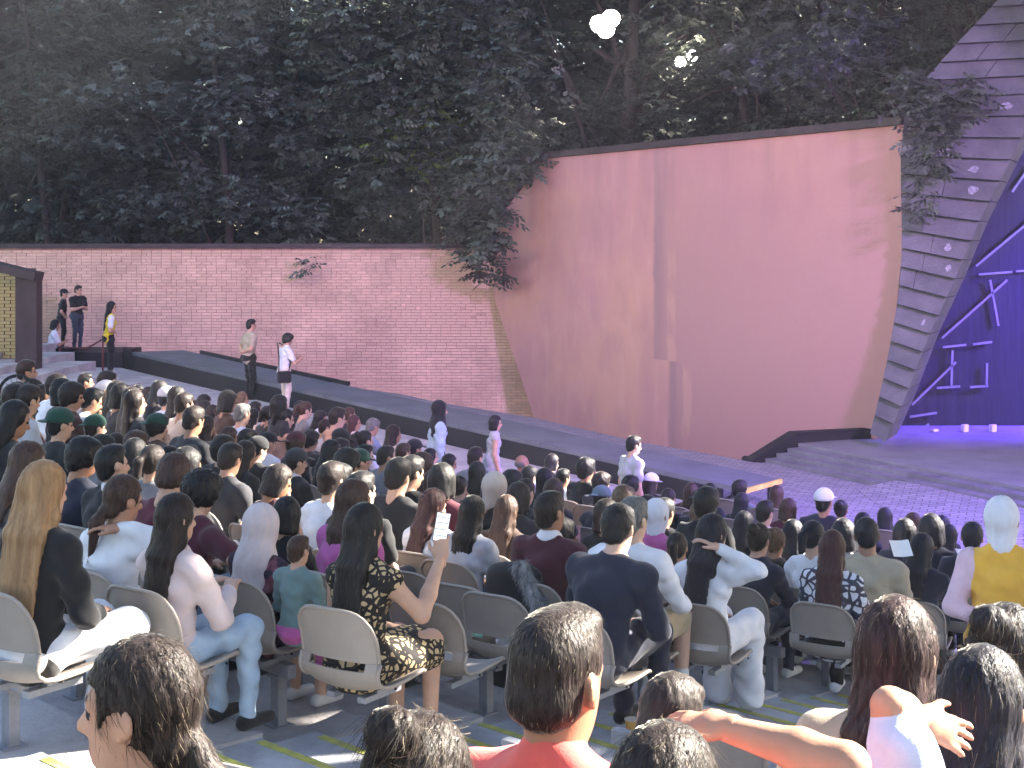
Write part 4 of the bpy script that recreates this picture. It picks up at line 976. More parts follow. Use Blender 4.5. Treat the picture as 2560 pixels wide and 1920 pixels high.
# ------------------------------------------------------------------ the audience: head-top pixel, hair, clothes, what tells each one apart
LONG = {'long','longer','blonde','half','bob','pony','lowpony','bun','hijab','longscarf','hijabshort'}
CROWD = [
 # upper left block, mostly in profile
 (44,832,'short','dark','ltgrey','dark haired boy with pale collar sitting highest beside the portal post',{}),
 (18,850,'long','black','black','dark haired girl in black at the left edge under the portal',{'hp':18}),
 (42,878,'short','dark','maroon','boy in maroon holding his hand up near the left edge',{'arm':'face'}),
 (20,908,'long','dark','maroon','girl in maroon looking down at the left edge',{'hp':30}),
 (68,872,'short','dark','brown','boy in brown with bare arms left of the boy in white',{'arm':'knee'}),
 (116,872,'short','dark','white','boy in white shirt sitting below the standing group',{'lean':14}),
 (146,868,'bob','black','black','dark clothed figure just behind the boy in white at upper left',{}),
 (232,886,'short','black','blue','boy in a bright blue hooded top below the yellow vest',{'lean':16,'sleeve':'long','hp':14}),
 (168,922,'mop','dark','brown','boy with round dark hair left of the grey shirted boy',{}),
 (204,934,'neat','black','ltgrey','boy in light grey shirt with sunlit face at upper left',{'hy':-14}),
 (150,949,'neat','black','white','boy in white printed tee bending forward at upper left',{'lean':34,'curve':.04,'arm':'knee','hp':20}),
 (214,980,'bob','black','black','dark haired girl with white sleeve and backpack below the grey shirted boy',{'lean':10}),
 (262,976,'lowpony','light','white','woman with light brown tied hair in white near the pale cap',{}),
 (253,957,'short','dark','ltgrey','person in a pale cap at upper left',{'cap':('cap','ltgrey')}),
 (284,951,'long','black','black','long haired woman with lit cheek right of the pale cap',{}),
 (301,937,'bob','black','charcoal','dark bobbed figure topmost above the sunlit child',{}),
 (338,945,'long','dark','charcoal','dark long haired figure against the grey walkway',{}),
 (321,966,'long','dark','brown','brown clothed girl just above the sunlit child',{}),
 (344,991,'bob','black','peach','child with sunlit pale face and peach coloured top',{'hy':-40,'small':.86}),
 (383,954,'longer','black','black','woman with long black hair and lit crown left of the walkway',{}),
 (402,972,'short','black','ltblue','boy in pale blue with a pale visor cap',{'cap':('cap','ltgrey')}),
 (427,955,'long','black','black','girl with yellow lit hair edge near the black fascia',{}),
 (463,959,'short','dark','charcoal','head with a white sunlit patch nearest the black fascia at left',{}),
 (454,982,'short','dark','cream','boy in cream shirt right of the pale blue boy',{}),
 (503,1002,'long','black','ltblue','woman in pale blue looking right beside the pink blouse',{'hy':-15}),
 (481,1010,'bun','dark','pinkwhite','woman with brown bun in a pale pink blouse',{}),
 (563,977,'bob','black','brown','bobbed woman topmost below the tall standing man',{}),
 (597,981,'long','light','black','woman with fair streaked hair below the tall standing man',{}),
 (590,1013,'neat','grey','ltblue','grey haired person in light blue uniform shirt',{}),
 (634,1020,'longer','black','cream','woman with very long black hair in a cream top',{}),
 (692,1007,'bob','black','charcoal','small dark head at the feet of the boy in white trousers',{'small':.9}),
 (697,1025,'pony','black','peach','girl with tied black hair and peach shoulders',{}),
 (739,1018,'long','black','black','girl in black right of the white trousers',{'small':.93}),
 (733,1036,'longer','black','black','woman with long black hair over a black top below the white trousers',{}),
 (806,1049,'neat','dark','ltgrey','boy with short dark hair in profile by the black fascia',{}),
 (837,1062,'short','dark','peach','small child left of the red haired woman',{'small':.84}),
 (882,1038,'long','red','pinkwhite','woman with wine red hair and pale striped top',{}),
 (925,1078,'short','grey','denim','grey haired child with denim sleeve right of the red haired woman',{'small':.85,'hp':22}),
 (983,1062,'long','dark','cream','woman with dark hair in a cream top left of the denim shirt',{}),
 (1036,1098,'neat','black','white','boy in a black cap and white shirt left of the denim shirt',{'cap':('cap','black')}),
 (1173,1122,'neat','dark','grey','man with short hair sitting below the walking woman',{}),
 (1300,1137,'grey_bald','grey','white','balding grey man in white beside the fascia',{}),
 # second band, left
 (12,1003,'short','dark','teal','person in a dark green cap and grey green jacket at the left edge',{'cap':('cap','green'),'hy':-20,'hp':20}),
 (122,1030,'neat','black','black','boy in black with a dark green cap worn backwards at left',{'cap':('capback','green'),'lean':14}),
 (228,1040,'short','dark','black','boy in dark green cap with pink nape in the middle of the left block',{'cap':('capback','green')}),
 (393,1034,'mop','black','brown','person in dark green cap resting chin on hand',{'cap':('capback','green'),'arm_r':'face'}),
 (339,1080,'mop','brown','black','boy with thick brown hair between two green caps',{}),
 (10,1066,'long','brown','charcoal','brown haired figure cut by the left edge below the green cap',{'d':10.5}),
 (41,1109,'long','brown','grey','brown haired woman in grey jacket behind the blonde',{'d':8.2,'lean':8}),
 (176,1101,'mop','black','navy','boy with glasses and black hair in profile right of the blonde',{'d':9.1,'hy':-18,'hp':14}),
 (264,1121,'neat','black','black','boy in a black polo with white collar line at left',{'d':10.1,'hy':-10,'collar':True,'trim':'white'}),
 (371,1151,'mop','brown','wine','boy with brown mop of hair in wine red bending his head',{'d':9.0,'lean':20,'hp':32}),
 (452,1124,'bob','black','black','black haired person with white sunlit cheek at left',{'d':10.5,'hy':-12}),
 (278,1198,'lowpony','brown','white','woman in white tee with brown ponytail holding her neck',{'row':0,'d':8.1,'arm_r':'nape','near':1}),
 (472,1190,'curly','black','maroon','curly haired man in dark maroon with his arm along the seats',{'row':1,'d':7.9,'near':1,'hp':24,'lean':10,'arm_r':((.42,.02,.80),(.70,-.10,.80)),'hand_r':(.7,.1,-.7),'curl':.5,'dx':1}),
 (549,1117,'short','dark','charcoal','man in black jacket with grey stripes looking down',{'d':11.6,'sleeve':'long','lean':14,'hp':18}),
 (545,1092,'mop','dark','black','dark mop haired head just behind the striped jacket',{}),
 (597,1103,'longer','dark','black','woman with long dark brown hair between striped jacket and black cap',{'d':13.2}),
 (640,1092,'neat','black','black','man in black with a backward black cap and sunlit sleeve',{'cap':('capback','black')}),
 (669,1082,'neat','black','white','boy in a black cap with pale logo turned to the right',{'cap':('cap','black'),'hy':-14}),
 (732,1126,'neat','dark','black','boy in a grey cap and black tee with white collar line',{'cap':('cap','charcoal'),'hy':-12,'collar':True,'trim':'white'}),
 (731,1082,'mop','brown','black','head in a maroon cap behind the grey cap',{'cap':('capback','maroon')}),
 (771,1076,'mop','black','black','dark head left of the bright blue tee',{}),
 (814,1081,'neat','black','blue','boy in a bright blue tee bending forward',{'cap':('cap','black'),'lean':24,'hp':18}),
 (852,1127,'mop','black','black','dark head left of the green cap in mid crowd',{}),
 (884,1130,'neat','black','charcoal','man in a dark green flat cap in mid crowd',{'cap':('cap','green'),'hy':-20}),
 (798,1164,'short','dark','white','dark haired man with white collar above the leopard print',{'d':11.6,'lean':12}),
 (838,1168,'mop','black','black','dark head with lit temple left of the broad man in black',{'d':11.6}),
 (887,1186,'short','black','black','short haired boy with lit ear left of the broad man in black',{'d':10.5}),
 (847,1209,'longer','brown','pink','woman with long reddish brown hair and pink top',{'d':9.0,'near':1}),
 (646,1266,'longscarf','hijabp','darkprint','woman in a pale pink headscarf and dark print dress',{'row':1,'d':7.2,'near':1,'dress':1,'sleeve':'long'}),
 (708,1247,'bob','black','black','dark figure with raised hand right of the pink headscarf',{'d':9.5,'arm_r':'face'}),
 (981,1148,'short','black','black','broad man in black with white shoulder strap in mid crowd',{'d':11.2,'bulk':1.14,'sw':.21}),
 (1018,1139,'short','black','black','short haired man in black looking right of the broad man',{'d':12.7,'hy':-14}),
 (1043,1140,'mop','brown','brown','brown haired head between the men in black and the headband',{}),
 (1071,1122,'longer','black','black','dark long haired woman behind the headband in mid crowd',{}),
 (1101,1158,'bob','black','wine','woman with dark hair and thin headband in wine red',{'d':11.6}),
 (1196,1155,'longer','black','black','woman with long black hair left of the cream headscarf',{}),
 (1224,1179,'hijabshort','hijabc','black','woman in a cream headscarf in mid crowd',{'row':6,'hy':-16}),
 (1268,1178,'mop','black','white','dark head with white collar right of the cream headscarf',{}),
 (1302,1170,'short','black','charcoal','short haired man right behind the balding grey man',{}),
 (1293,1210,'bob','dark','charcoal','dark bobbed head right of the cream headscarf, nearer',{'d':11.0}),
 (1082,1222,'half','red','white','woman in white shirt with hair clip in reddish brown hair',{'row':4,'near':1,'sleeve':'long'}),
 (1164,1245,'longer','black','ltgrey','woman with long black hair and grey blouse left of the maroon polo',{'row':4,'near':1,'sleeve':'long'}),
 (1256,1243,'longer','brown','brown','woman with streaked brown hair and yellow sunlit edge',{'row':5,'near':1}),
 (1366,1234,'neat','dark','maroon','man in maroon polo with white collar trim',{'row':4,'near':1,'collar':True,'trim':'white','hy':-12}),
 (1488,1282,'short','black','navy','man in a dark navy jacket leaning forward',{'row':3,'near':1,'sleeve':'long','lean':22,'hp':18,'bulk':1.12,'sw':.205}),
 # centre, towards the runway
 (1381,1139,'bob','black','charcoal','dark head with lit cheek against the fascia, centre',{}),
 (1456,1149,'mop','black','black','dark head left of the walking man in white',{}),
 (1361,1172,'longer','black','black','long haired woman left of the man with a lit phone',{}),
 (1402,1174,'short','black','white','black haired man in white with lit cheek in the centre',{'arm':'phone'}),
 (1467,1170,'longer','dark','black','woman with long dark hair just left of the walking man in white',{}),
 (1503,1182,'mop','dark','charcoal','dark head at the hip of the walking man in white',{}),
 (1370,1204,'bob','brown','black','brown bobbed head behind the maroon polo',{}),
 (1492,1220,'neat','dark','charcoal','boy in a grey blue cap worn backwards in the centre',{'cap':('capback','greyblue')}),
 (1553,1222,'mop','light','charcoal','fair greyish head right of the grey blue cap',{}),
 (1564,1194,'mop','black','black','dark round head right of the walking man in white',{}),
 (1616,1189,'long','dark','black','person in a white cap in front of the black fascia',{'cap':('cap','white')}),
 (1499,1256,'bob','dark','black','dark head behind the navy jacket',{}),
 (1610,1243,'mop','dark','black','dark head right of the grey haired man in white',{}),
 (1571,1242,'neat','grey','white','grey haired man in a white tee with sleeve band',{'row':4,'near':1,'bulk':1.08,'bot':'khaki','bottom':'short','sock':1,'shoes':'shoe_w','hy':-8}),
 (1623,1296,'hijabshort','hijabw','pink','child in white headscarf and pink dress',{'row':7,'near':1,'small':.9}),
 (1666,1225,'pony','dark','black','girl with dark hair and white bow before the fascia',{}),
 (1655,1249,'short','black','black','black haired person with yellow sunlit head edge holding a phone',{'arm':'phone','hp':20}),
 (1714,1211,'longer','brown','brown','long haired figure left of the dark cap near the runway end',{}),
 (1752,1197,'mop','black','black','dark head topmost left of the runway end',{}),
 (1772,1209,'bob','black','charcoal','dark head beside the pale side ramp',{}),
 (1750,1225,'neat','black','black','person in a dark cap near the runway end',{'cap':('capback','black')}),
 (1743,1256,'lowpony','light','grey','woman with fair streaked tied hair near the runway end',{}),
 (1765,1286,'longer','navy','white','woman in white with very long dark hair raising her arm',{'row':5,'near':1,'arm_r':'hair','bot':'white','bottom':'wide','shoes':'shoe_w'}),
 # right part
 (1840,1209,'mop','black','grey','dark head in grey top at the runway corner',{}),
 (1848,1234,'longer','navy','navy','woman with long dark hair below the yellow runway edge',{}),
 (1858,1277,'longer','navy','navy','long dark hair in front of the man with white collar',{}),
 (1913,1250,'neat','black','cream','man with short black hair and pale collar right of the runway end',{}),
 (1942,1218,'long','brown','brown','brown haired head right of the runway end, farther',{}),
 (1962,1247,'bob','brown','maroon','brown haired head right of the runway end, nearer',{}),
 (2053,1226,'neat','black','navy','man in a white cap and dark tee on the paving side',{'cap':('cap','white'),'bulk':1.1}),
 (2103,1256,'bun','black','navy','woman with dark top bun right of the white cap',{}),
 (2157,1279,'long','navy','navy','dark head right of the top bun',{}),
 (2210,1274,'long','navy','navy','dark oval head alone against the violet paving',{}),
 (1877,1320,'bun','dark','navy','person in dark jacket with small bun beside the woman in white',{'row':7,'near':1,'sleeve':'long','bot':'jeans','shoes':'shoe_w'}),
 (1928,1324,'bun','light','black','person with twisted light brown bun in mid right',{'row':8,'near':1}),
 (1985,1304,'long','navy','white','woman with dark hair and white top left of the patterned blouse',{}),
 (2032,1301,'pony','navy','white','dark head with pale hair tie left of the beige shirt',{}),
 (2102,1306,'bob','navy','white','dark head with lit white edge behind the beige shirt',{}),
 (2078,1324,'longer','red','floral','woman with wine brown hair in black and white patterned blouse',{'row':7,'near':1,'sleeve':'mid'}),
 (2157,1306,'short','navy','beige','large man in a beige shirt with paper in hand',{'d':11.6,'near':1,'bulk':1.18,'sw':.215}),
 (2247,1306,'bob','navy','navy','dark bobbed head between beige shirt and violet paving',{}),
 (2278,1288,'long','brown','navy','brownish head against the violet paving',{}),
 (2320,1288,'bob','navy','navy','left one of two small dark heads against the violet paving',{}),
 (2357,1290,'bob','navy','navy','right one of two small dark heads against the violet paving',{}),
 (2295,1335,'longer','navy','navy','woman with long dark hair over the empty seat at right',{}),
 (2370,1317,'longer','navy','navy','woman with dark hair left of the white headscarf and yellow vest',{}),
 (2424,1344,'short','navy','navy','low dark head beside the yellow vest shoulder',{'small':.9}),
]
BOTS = ['jeans','black','charcoal','denim','navy']
order = sorted(range(len(CROWD)), key=lambda i: -CROWD[i][1])
for i in order:
    x, y, hair, hcol, top, label, o = CROWD[i]
    fem = hair in LONG or bool(o.get('dress')); rs = random.Random(i*13+5)
    near = bool(o.get('near')) 
    pose = dict(fem=fem, lean=o.get('lean', rs.uniform(2,13)), curve=o.get('curve', rs.uniform(0,.03)), hp=o.get('hp', rs.uniform(-2,14)), hy=o.get('hy', rs.uniform(-16,14)), hr=rs.uniform(-5,5), tilt=rs.uniform(-3,3),
                arm=o.get('arm', rs.choice(['lap','lap','knee','phone','folded'])), sleeve=o.get('sleeve', 'short' if rs.random() < .75 else 'long'), bulk=o.get('bulk', rs.uniform(.93,1.06)*(.94 if fem else 1)))
    for k in ('trim','vest','arm_r','arm_l','hand_r','curl','collar','dress','bottom','sock','sw','spread'):
        if k in o: pose[k] = o[k]
    hh = 1.285*o.get('small', 1.0)-.0032*abs(pose['lean'])+(.012 if o.get('cap') else .008)
    best = choose(x, y, hh, row=o.get('row'), dd=o.get('d'))
    if best is None: print('no seat', label); continue
    e, j, p, z, need = best
    s = max(.86*o.get('small',1)**.5, min(1.12, need/hh))*1.0
    zz = z+max(-.06, min(.05, need-hh*s))
    SEATS.append((p, j))
    yaw = face_yaw(p, rs.uniform(-7,7))
    ob_ = person((p.x,p.y,zz), yaw, s*(o.get('small',1.0) if need/hh < .9 else 1)*1.0, pose, hair, hcol, top, o.get('bot', rs.choice(BOTS)), o.get('shoes', rs.choice(['shoe_w','shoe_b'])), label, skin=rs.choice([0,0,1,1,2,3]) , near=near, cap=o.get('cap'), fstr=1400 if near else 0)
    ch = chair(p, z, yaw, ' '.join(('beige seat under the '+label).split()[:16]), full=near)
    ob_['_row'] = j

# ------------------------------------------------------------------ named near figures on the left of the aisle
def seat_person(x, y, label, hair, hcol, top, bot, shoes, pose, hh=1.285, skin=0, cap=None, fstr=1800, yaw_adj=0, row=None, vox=.0145, seatlabel=None, near=True, hide_seat=False, dd=None):
    e, j, p, z, need = choose(x, y, hh-.0032*abs(pose.get('lean',6)), row=row, dd=dd); s = max(.86, min(1.13, need/(hh-.0032*abs(pose.get('lean',6)))))
    SEATS.append((p, j)); yaw = face_yaw(p, yaw_adj)
    o = person((p.x,p.y,z), yaw, s, pose, hair, hcol, top, bot, shoes, label, skin=skin, near=near, cap=cap, fstr=fstr, vox=vox)
    if not hide_seat: chair(p, z, yaw, seatlabel or ' '.join(('beige seat under the '+label).split()[:16]))
    o['_row'] = j
    return o, p, z, yaw, s
seat_person(88, 1164, 'woman with very long blonde hair and black shirt at the left edge', 'blonde', 'blonde', 'black', 'white', 'shoe_w', dict(fem=True, lean=7, sleeve='long', arm='lap', hp=6, hy=4), seatlabel='beige seat under the blonde woman, slot dark, at the left edge', fstr=2600, row=-1)
seat_person(432, 1240, 'woman with straight dark brown hair in cream blouse and ripped jeans', 'longer', 'dark', 'pinkwhite', 'ltdenim', 'shoe_b', dict(fem=True, lean=5, sleeve='long', arm='phone', hp=4, hy=-4), seatlabel='beige aisle seat under the woman in ripped jeans', fstr=2600, row=0)
leo = seat_person(905, 1265, 'woman in leopard print dress with long black hair holding up a phone', 'longer', 'black', 'leopard', 'black', 'shoe_b', dict(fem=True, lean=5, sleeve='none', dress=1, arm='lap', arm_r=((.27,.13,.74),(.22,.36,.98)), hand_r=(-.1,.15,.95), curl_r=.9, hp=4, hy=-6), skin=0, seatlabel='beige aisle seat under the woman in leopard print', fstr=2600, row=1)

# toddler held beside the pink headscarf
tp = row_spot(744, 1); tz_ = at(744,1338,tp.y).z-1.285*.64
td = person((tp.x,tp.y,tz_), face_yaw(tp), .64, dict(lean=4, sleeve='long', arm='lap', hp=4, bulk=.95), 'neat', 'brown', 'teal', 'pink', 'shoe_w', 'brown haired toddler in grey green top on a lap beside the pink headscarf', skin=0, near=True, fstr=500)

# ------------------------------------------------------------------ standing figures
def stand(x, y, d, z, label, hair, hcol, top, bot, shoes, pose, yaw, skin=0, cap=None, near=False, hgt=None, vox=.02, fstr=0):
    p = at(x, y, d); s = (p.z-z)/1.715 if hgt is None else hgt/1.715
    pose = dict(pose, sit=False)
    return person((p.x, p.y, z), R_(yaw), s, pose, hair, hcol, top, bot, shoes, label, skin=skin, near=near, cap=cap, vox=vox, fstr=fstr), s
def wz(x, y, d): p = at(x, y, d); return walkz((p.x, p.y))
stand(157, 722, 37.6, 1.101, 'man in black cap and black tee at the back of the standing group', 'neat','black','black','black','shoe_b', dict(arm='pocket', hy=-10), -75, cap=('cap','black'))
stand(193, 712, 37.2, 1.101, 'man in black polo and jeans with folded arms', 'neat','black','black','jeans','shoe_b', dict(arm='folded', bulk=1.12, sw=.20, hy=10, hp=6), -120)
sg = person((at(135,800,36.7).x, 36.62, .62), R_(-70), 1.0, dict(fem=True, lean=6, arm='phone', hp=14), 'bob','black','white','black','shoe_b','girl in white printed tee perched on the dark platform edge', skin=1)
stand(275, 752, 34.2, walkz(tuple(at(275,900,34.2).xy)), 'girl in yellow vest over white tee with black ponytail', 'longer','black','brightyellow','black','shoe_w', dict(fem=True, arm='hip', sleeve='short', hy=-10, vest=1, trim='white'), -70, vox=.016)
tall, _ = stand(624, 796, 31.3, walkz(tuple(at(624,960,31.3).xy)), 'tall man in beige tee and black trousers by the fascia', 'neat','black','beige','black','shoe_b', dict(arm='back', bulk=1.08), -58, vox=.016)
boy, bs_ = stand(713, 832, 29.6, walkz(tuple(at(713,1000,29.6).xy)), 'boy in white tee and pale trousers with black shoulder bag', 'mop','black','white','cream','shoe_w', dict(arm='phone', hp=16), -62, vox=.016)
stand(1093, 1000, 20.2, walkz(tuple(at(1093,1050,20.2).xy)), 'woman in black headscarf and pale blue denim shirt', 'hijab','black','ltdenim','black','shoe_b', dict(fem=True, arm='hang', sleeve='long', hy=-8, bulk=1.05), -74, vox=.016)
stand(1234, 1037, 20.6, walkz(tuple(at(1234,1090,20.6).xy)), 'walking woman in grey dress with a pale face mask', 'bob','black','ltgrey','grey','shoe_w', dict(fem=True, arm='hang', sleeve='none', dress=1, stride=.12), -80, vox=.016, skin=0)
stand(1577, 1087, 17.6, walkz(tuple(at(1577,1150,17.6).xy)), 'walking man in white tee with black neck scarf', 'short','black','ltgrey','black','shoe_w', dict(arm='hang', stride=.14, hp=10), -66, vox=.016)
stand(1866, 1127, 28.2, -1.948, 'boy whose head shows above the paving edge by the salmon wall', 'neat','black','maroon','black','shoe_b', dict(arm='hang', hy=0), 150, hgt=1.72, vox=.018)
yv, _ = stand(2503, 1242, 8.6, ztier(tier_at(at(2503,1242,8.6).xy)), 'woman in white headscarf and yellow vest over pink top', 'hijabshort','hijabw','yellow','black','shoe_w', dict(fem=True, arm='back', sleeve='long', bulk=1.08, vest=1, trim='ltpink'), -22, near=True, vox=.0145)

# ------------------------------------------------------------------ foreground row, nearest the camera
def fg(x, y, d, label, hair, hcol, top, pose, yaw, skin=1, vox=.0115, fstr=5000, bot='navy', cap=None, lbl_chair=None, sc=None):
    p = at(x, y, d); R = (C-p.xy).length; j = tier_at(p.xy); z = ztier(j)
    s = sc if sc else max(.72, min(1.16, (p.z-z)/1.285)); z = min(z, p.z-1.285*s) if sc else z
    o = person((p.x,p.y,z), R_(yaw), s, pose, hair, hcol, top, bot, 'shoe_b', label, skin=skin, near=True, cap=cap, vox=vox, fstr=fstr)
    q = Vector((p.x,p.y)); chair(q, z, R_(yaw) if abs(yaw) < 60 else face_yaw(q), lbl_chair or ' '.join(('beige seat under the '+label).split()[:16]))
    o['_fg'] = 1
    return o, p, z, s
def w2l(o, s, w): return tuple((Matrix.Rotation(-o.rotation_euler.z,3,'Z')@(Vector(w)-Vector(o.location)))/s)
def loc_pts(x, y, d, yaw, s, z, pts):
    p = at(x, y, d); M = Matrix.Rotation(-R_(yaw),3,'Z'); return [tuple((M@(at(*q)-Vector((p.x,p.y,z))))/s) for q in pts]
F1 = fg(362, 1588, 2.85, 'girl with dark tied hair facing left in the foreground', 'lowpony','dark','black', dict(fem=True, lean=4, arm='lap', hp=2, collar=True, bulk=.9), 78, skin=1)
F2 = fg(1000, 1795, 2.55, 'dark head with bright sunlit edge at the bottom left of centre', 'bun','dark','charcoal', dict(fem=True, lean=4, hp=22), -30, skin=1)
F3 = fg(1392, 1522, 2.95, 'man with cropped hair in a coral red polo shirt', 'fade','dark','coral', dict(lean=3, arm='lap', collar=True, hp=2, hy=-3, bulk=1.02), -33, skin=2)
F4 = fg(1640, 1815, 2.5, 'dark head with a light streak at the bottom centre', 'long','dark','pinkish', dict(fem=True, lean=4, hp=12), -35, skin=1)
PW = fg(1500, 1655, 3.75, 'person in pale pink shirt bending forward beyond the coral polo', 'neat','dark','pinkwhite', dict(lean=34, curve=.05, hp=30, sleeve='long', bulk=1.0), -40, skin=0, fstr=1000)
F6 = fg(2236, 1492, 3.9, 'woman with long wine brown hair and beige top at lower right', 'longer','wine','beige', dict(fem=True, lean=4, hp=6, arm_l='hip'), -30, skin=1, fstr=6000)
F7 = fg(2508, 1492, 4.3, 'person with dark tied hair at the right edge below the yellow vest', 'bun','navy','white', dict(fem=True, lean=4, hp=10, hy=-8), -36, skin=1)
F8 = fg(2440, 1622, 3.35, 'person with long blue black hair at the lower right corner', 'longer','navy','navy', dict(fem=True, lean=6, hp=12), -34, skin=1, fstr=5000)
# an arm reaching in from the right over the seat back, and a white sleeved arm resting on the blue black hair
def reach(x, y, d, label, top, sleeve, yaw, side, pts, hand, palm, hair='short', hcol='dark', skin=1, curl=.25):
    p = at(x, y, d); R = (C-p.xy).length; j = tier_at(p.xy); z = ztier(j); s = max(.7, min(1.1,(p.z-z)/1.285))
    L_ = loc_pts(x, y, d, yaw, s, z, pts); M = Matrix.Rotation(-R_(yaw),3,'Z')
    pose = dict(lean=8, cuff=.016, sleeve=sleeve, arm='lap', hp=20); pose['arm_'+side] = (L_[0], L_[1]); pose['hand_'+side] = tuple(M@(at(*hand)-at(*pts[1]))); pose['palm_'+side] = tuple(M@Vector(palm)); pose['curl_'+side] = curl
    o = person((p.x,p.y,z), R_(yaw), s, pose, hair, hcol, top, 'navy', 'shoe_b', label, skin=skin, near=True, vox=.0115, fstr=0); o['_fg'] = 1
    q = Vector((p.x,p.y)); chair(q, z, R_(yaw), ' '.join(('beige seat under the '+label).split()[:16]))
reach(2330, 1985, 2.75, 'person below the frame stretching a bare arm over the seat back', 'coral', 'none', -30, 'l', [(2120,1912,2.75),(1795,1815,2.9)], (1700,1808,2.95), (.2,-.5,.8), skin=1)
reach(2190, 1975, 3.0, 'person in white blue sleeve laying a hand on the blue black hair', 'ltblue', 'mid', -30, 'r', [(2225,1765,3.05),(2310,1800,3.12)], (2420,1850,3.15), (.1,-.9,.4), skin=1, curl=.15)

# ------------------------------------------------------------------ empty seats
def empty_seat(x, y, label, row=None):
    best = None
    for j in ([row] if row is not None else range(-6, 13)):
        p = row_spot(x, j)
        if p is None: continue
        q = p; z = ztier(j); need = CAMZ-(y-HOR)/FPX*(q.y)-z; e = abs(need-.85)
        ac = (p-AL).dot(AN)
        if -.2 < ac < AW+.2: e += .3
        if any(jj == j and (s-q).length < .46 for s, jj in SEATS): e += .1
        if best is None or e < best[0]: best = (e, j, q, z)
    e, j, p, z = best; SEATS.append((p, j)); return chair(p, z, face_yaw(p), label), j
emp = [((1065,1442),'beige seat just left of the seat with the green bottle', 3), ((1285,1428),'beige seat right of the seat with the green bottle', 3), ((1118,1470),'empty beige aisle seat right of the leopard print woman', 2), ((1196,1425),'empty beige seat holding a green bottle', 3), ((1345,1478),'empty beige seat under the furry black coat', 4), ((562,1278),'farthest of three empty seats left of the pink headscarf', 4),
       ((548,1335),'middle of three empty seats left of the pink headscarf', 3), ((535,1392),'nearest of three empty seats left of the pink headscarf', 2), ((2300,1462),'empty beige seat below the long dark hair at right', None), ((2185,1445),'empty beige seat behind the patterned blouse', None),
       ((1805,1762),'empty beige seat back under the outstretched bare arm', None), ((705,1893),'top of a beige seat cut by the bottom edge left of centre', None), ((660,1465),'beige seat under the hanging hand of the curly haired man', 1), ((300,1392),'beige seat seen edge on between blonde and dark haired women', 0), ((285,1060),'grey beige seat back in the upper left crowd', None), ((1640,1265),'beige seat back beside the white headscarf', None)]
EMP = {}
for (x, y), l, r_ in emp:
    EMP[l] = empty_seat(x, y, l, r_)

# ------------------------------------------------------------------ the rest of the seated crowd: seats left over between the figures above
fr = random.Random(21); made = 0; named = [(o, Vector(o.location).xy) for o in PEOPLE if not o.get('_fg')]; used_l = set()
for j in range(2, 10):
    R = Rfront(j)+.45; aL = cross_aisle(R, -.32); k = 0
    while k < 22 and made < 62:
        a = aL-(.30+.56*k)/R; k += 1; p = pol(R, a)
        if beyond(p) > -.25: break
        if j < 5 and k < 5: continue
        if any((q-p).length < .50 for q, jj in SEATS) or fr.random() < .12: continue
        kx = 1280+p.x/p.y*FPX
        if not 0 < kx < 1900: continue
        nb = min((n for n in named if n[0]['label'] not in used_l), key=lambda n: (n[1]-p).length)
        lab_, side = nb[0]['label'], p-nb[1]; used_l.add(lab_)
        rel = 'just left of the' if p.x/p.y < nb[1].x/nb[1].y-.012 else 'just right of the' if p.x/p.y > nb[1].x/nb[1].y+.012 else 'right behind the' if side.length and side.y < 0 else 'right in front of the'
        st = fr.choice(['neat','short','mop','long','longer','bob','pony','bun','neat','longer']); hc = fr.choice(['black','black','dark','dark','brown']); tp_ = fr.choice(['black','charcoal','navy','white','ltgrey','black','maroon','grey','brown','white']); fem = st in LONG
        SEATS.append((p, j)); yaw = face_yaw(p, fr.uniform(-12,12)); sc_ = fr.uniform(.90,1.02)
        words = ('%s haired spectator in %s ' % ({'black':'black','dark':'dark','brown':'brown'}[hc], {'ltgrey':'light grey'}.get(tp_, tp_))+rel+' '+lab_).split()[:16]
        person((p.x,p.y,ztier(j)), yaw, sc_, dict(fem=fem, lean=fr.uniform(0,20), curve=fr.uniform(0,.03), hp=fr.uniform(-2,22), hy=fr.uniform(-25,22), hr=fr.uniform(-6,6), tilt=fr.uniform(-4,4), arm=fr.choice(['lap','knee','phone','folded','face']), sleeve=fr.choice(['short','long'])), st, hc, tp_, fr.choice(BOTS), 'shoe_b', ' '.join(words), skin=fr.choice([0,0,1,1,2,3]), vox=.036)
        chair(p, ztier(j), yaw, ' '.join(('beige seat under the '+' '.join(words)).split()[:16]), full=False); made += 1

# ------------------------------------------------------------------ seat beams with legs, one for every row of either block
def beam(j, a0, a1, label, rusty=False):
    Rm = Rfront(j)+.42; z = ztier(j); n = max(1, int(abs(a1-a0)*Rm/.9)); A = [a0+(a1-a0)*i/n for i in range(n+1)]; p0 = pol(Rm, A[0]); e = empty('seat_beam', (p0.x,p0.y,z)); tag(e, label, 'seat beam', 'steel beams that carry the seats')
    m = MB(); 
    for q, w in zip(A, A[1:]): a, b = pol(Rm,q), pol(Rm,w); m.bar((a.x-p0.x,a.y-p0.y,.325),(b.x-p0.x,b.y-p0.y,.325),.055,.075)
    m.build('beam', M_BRKT, e)
    for i, q in enumerate(A):
        a = pol(Rm, q+(.004 if a0 < a1 else -.004)*(1 if i == 0 else 0)); k = MB().box((0,0,.143),(.055,.075,.285)).box((0,0,.005),(.12,.12,.010)).box((0,0,.283),(.09,.10,.012))
        o = ob('leg', k.me('leg', M_RUST if (rusty and i == 0) else M_BRKT), e, (a.x-p0.x,a.y-p0.y,0), q)
ordw = ['', 'second', 'third', 'fourth', 'fifth', 'sixth', 'seventh', 'eighth', 'ninth', 'tenth', 'eleventh', 'twelfth']
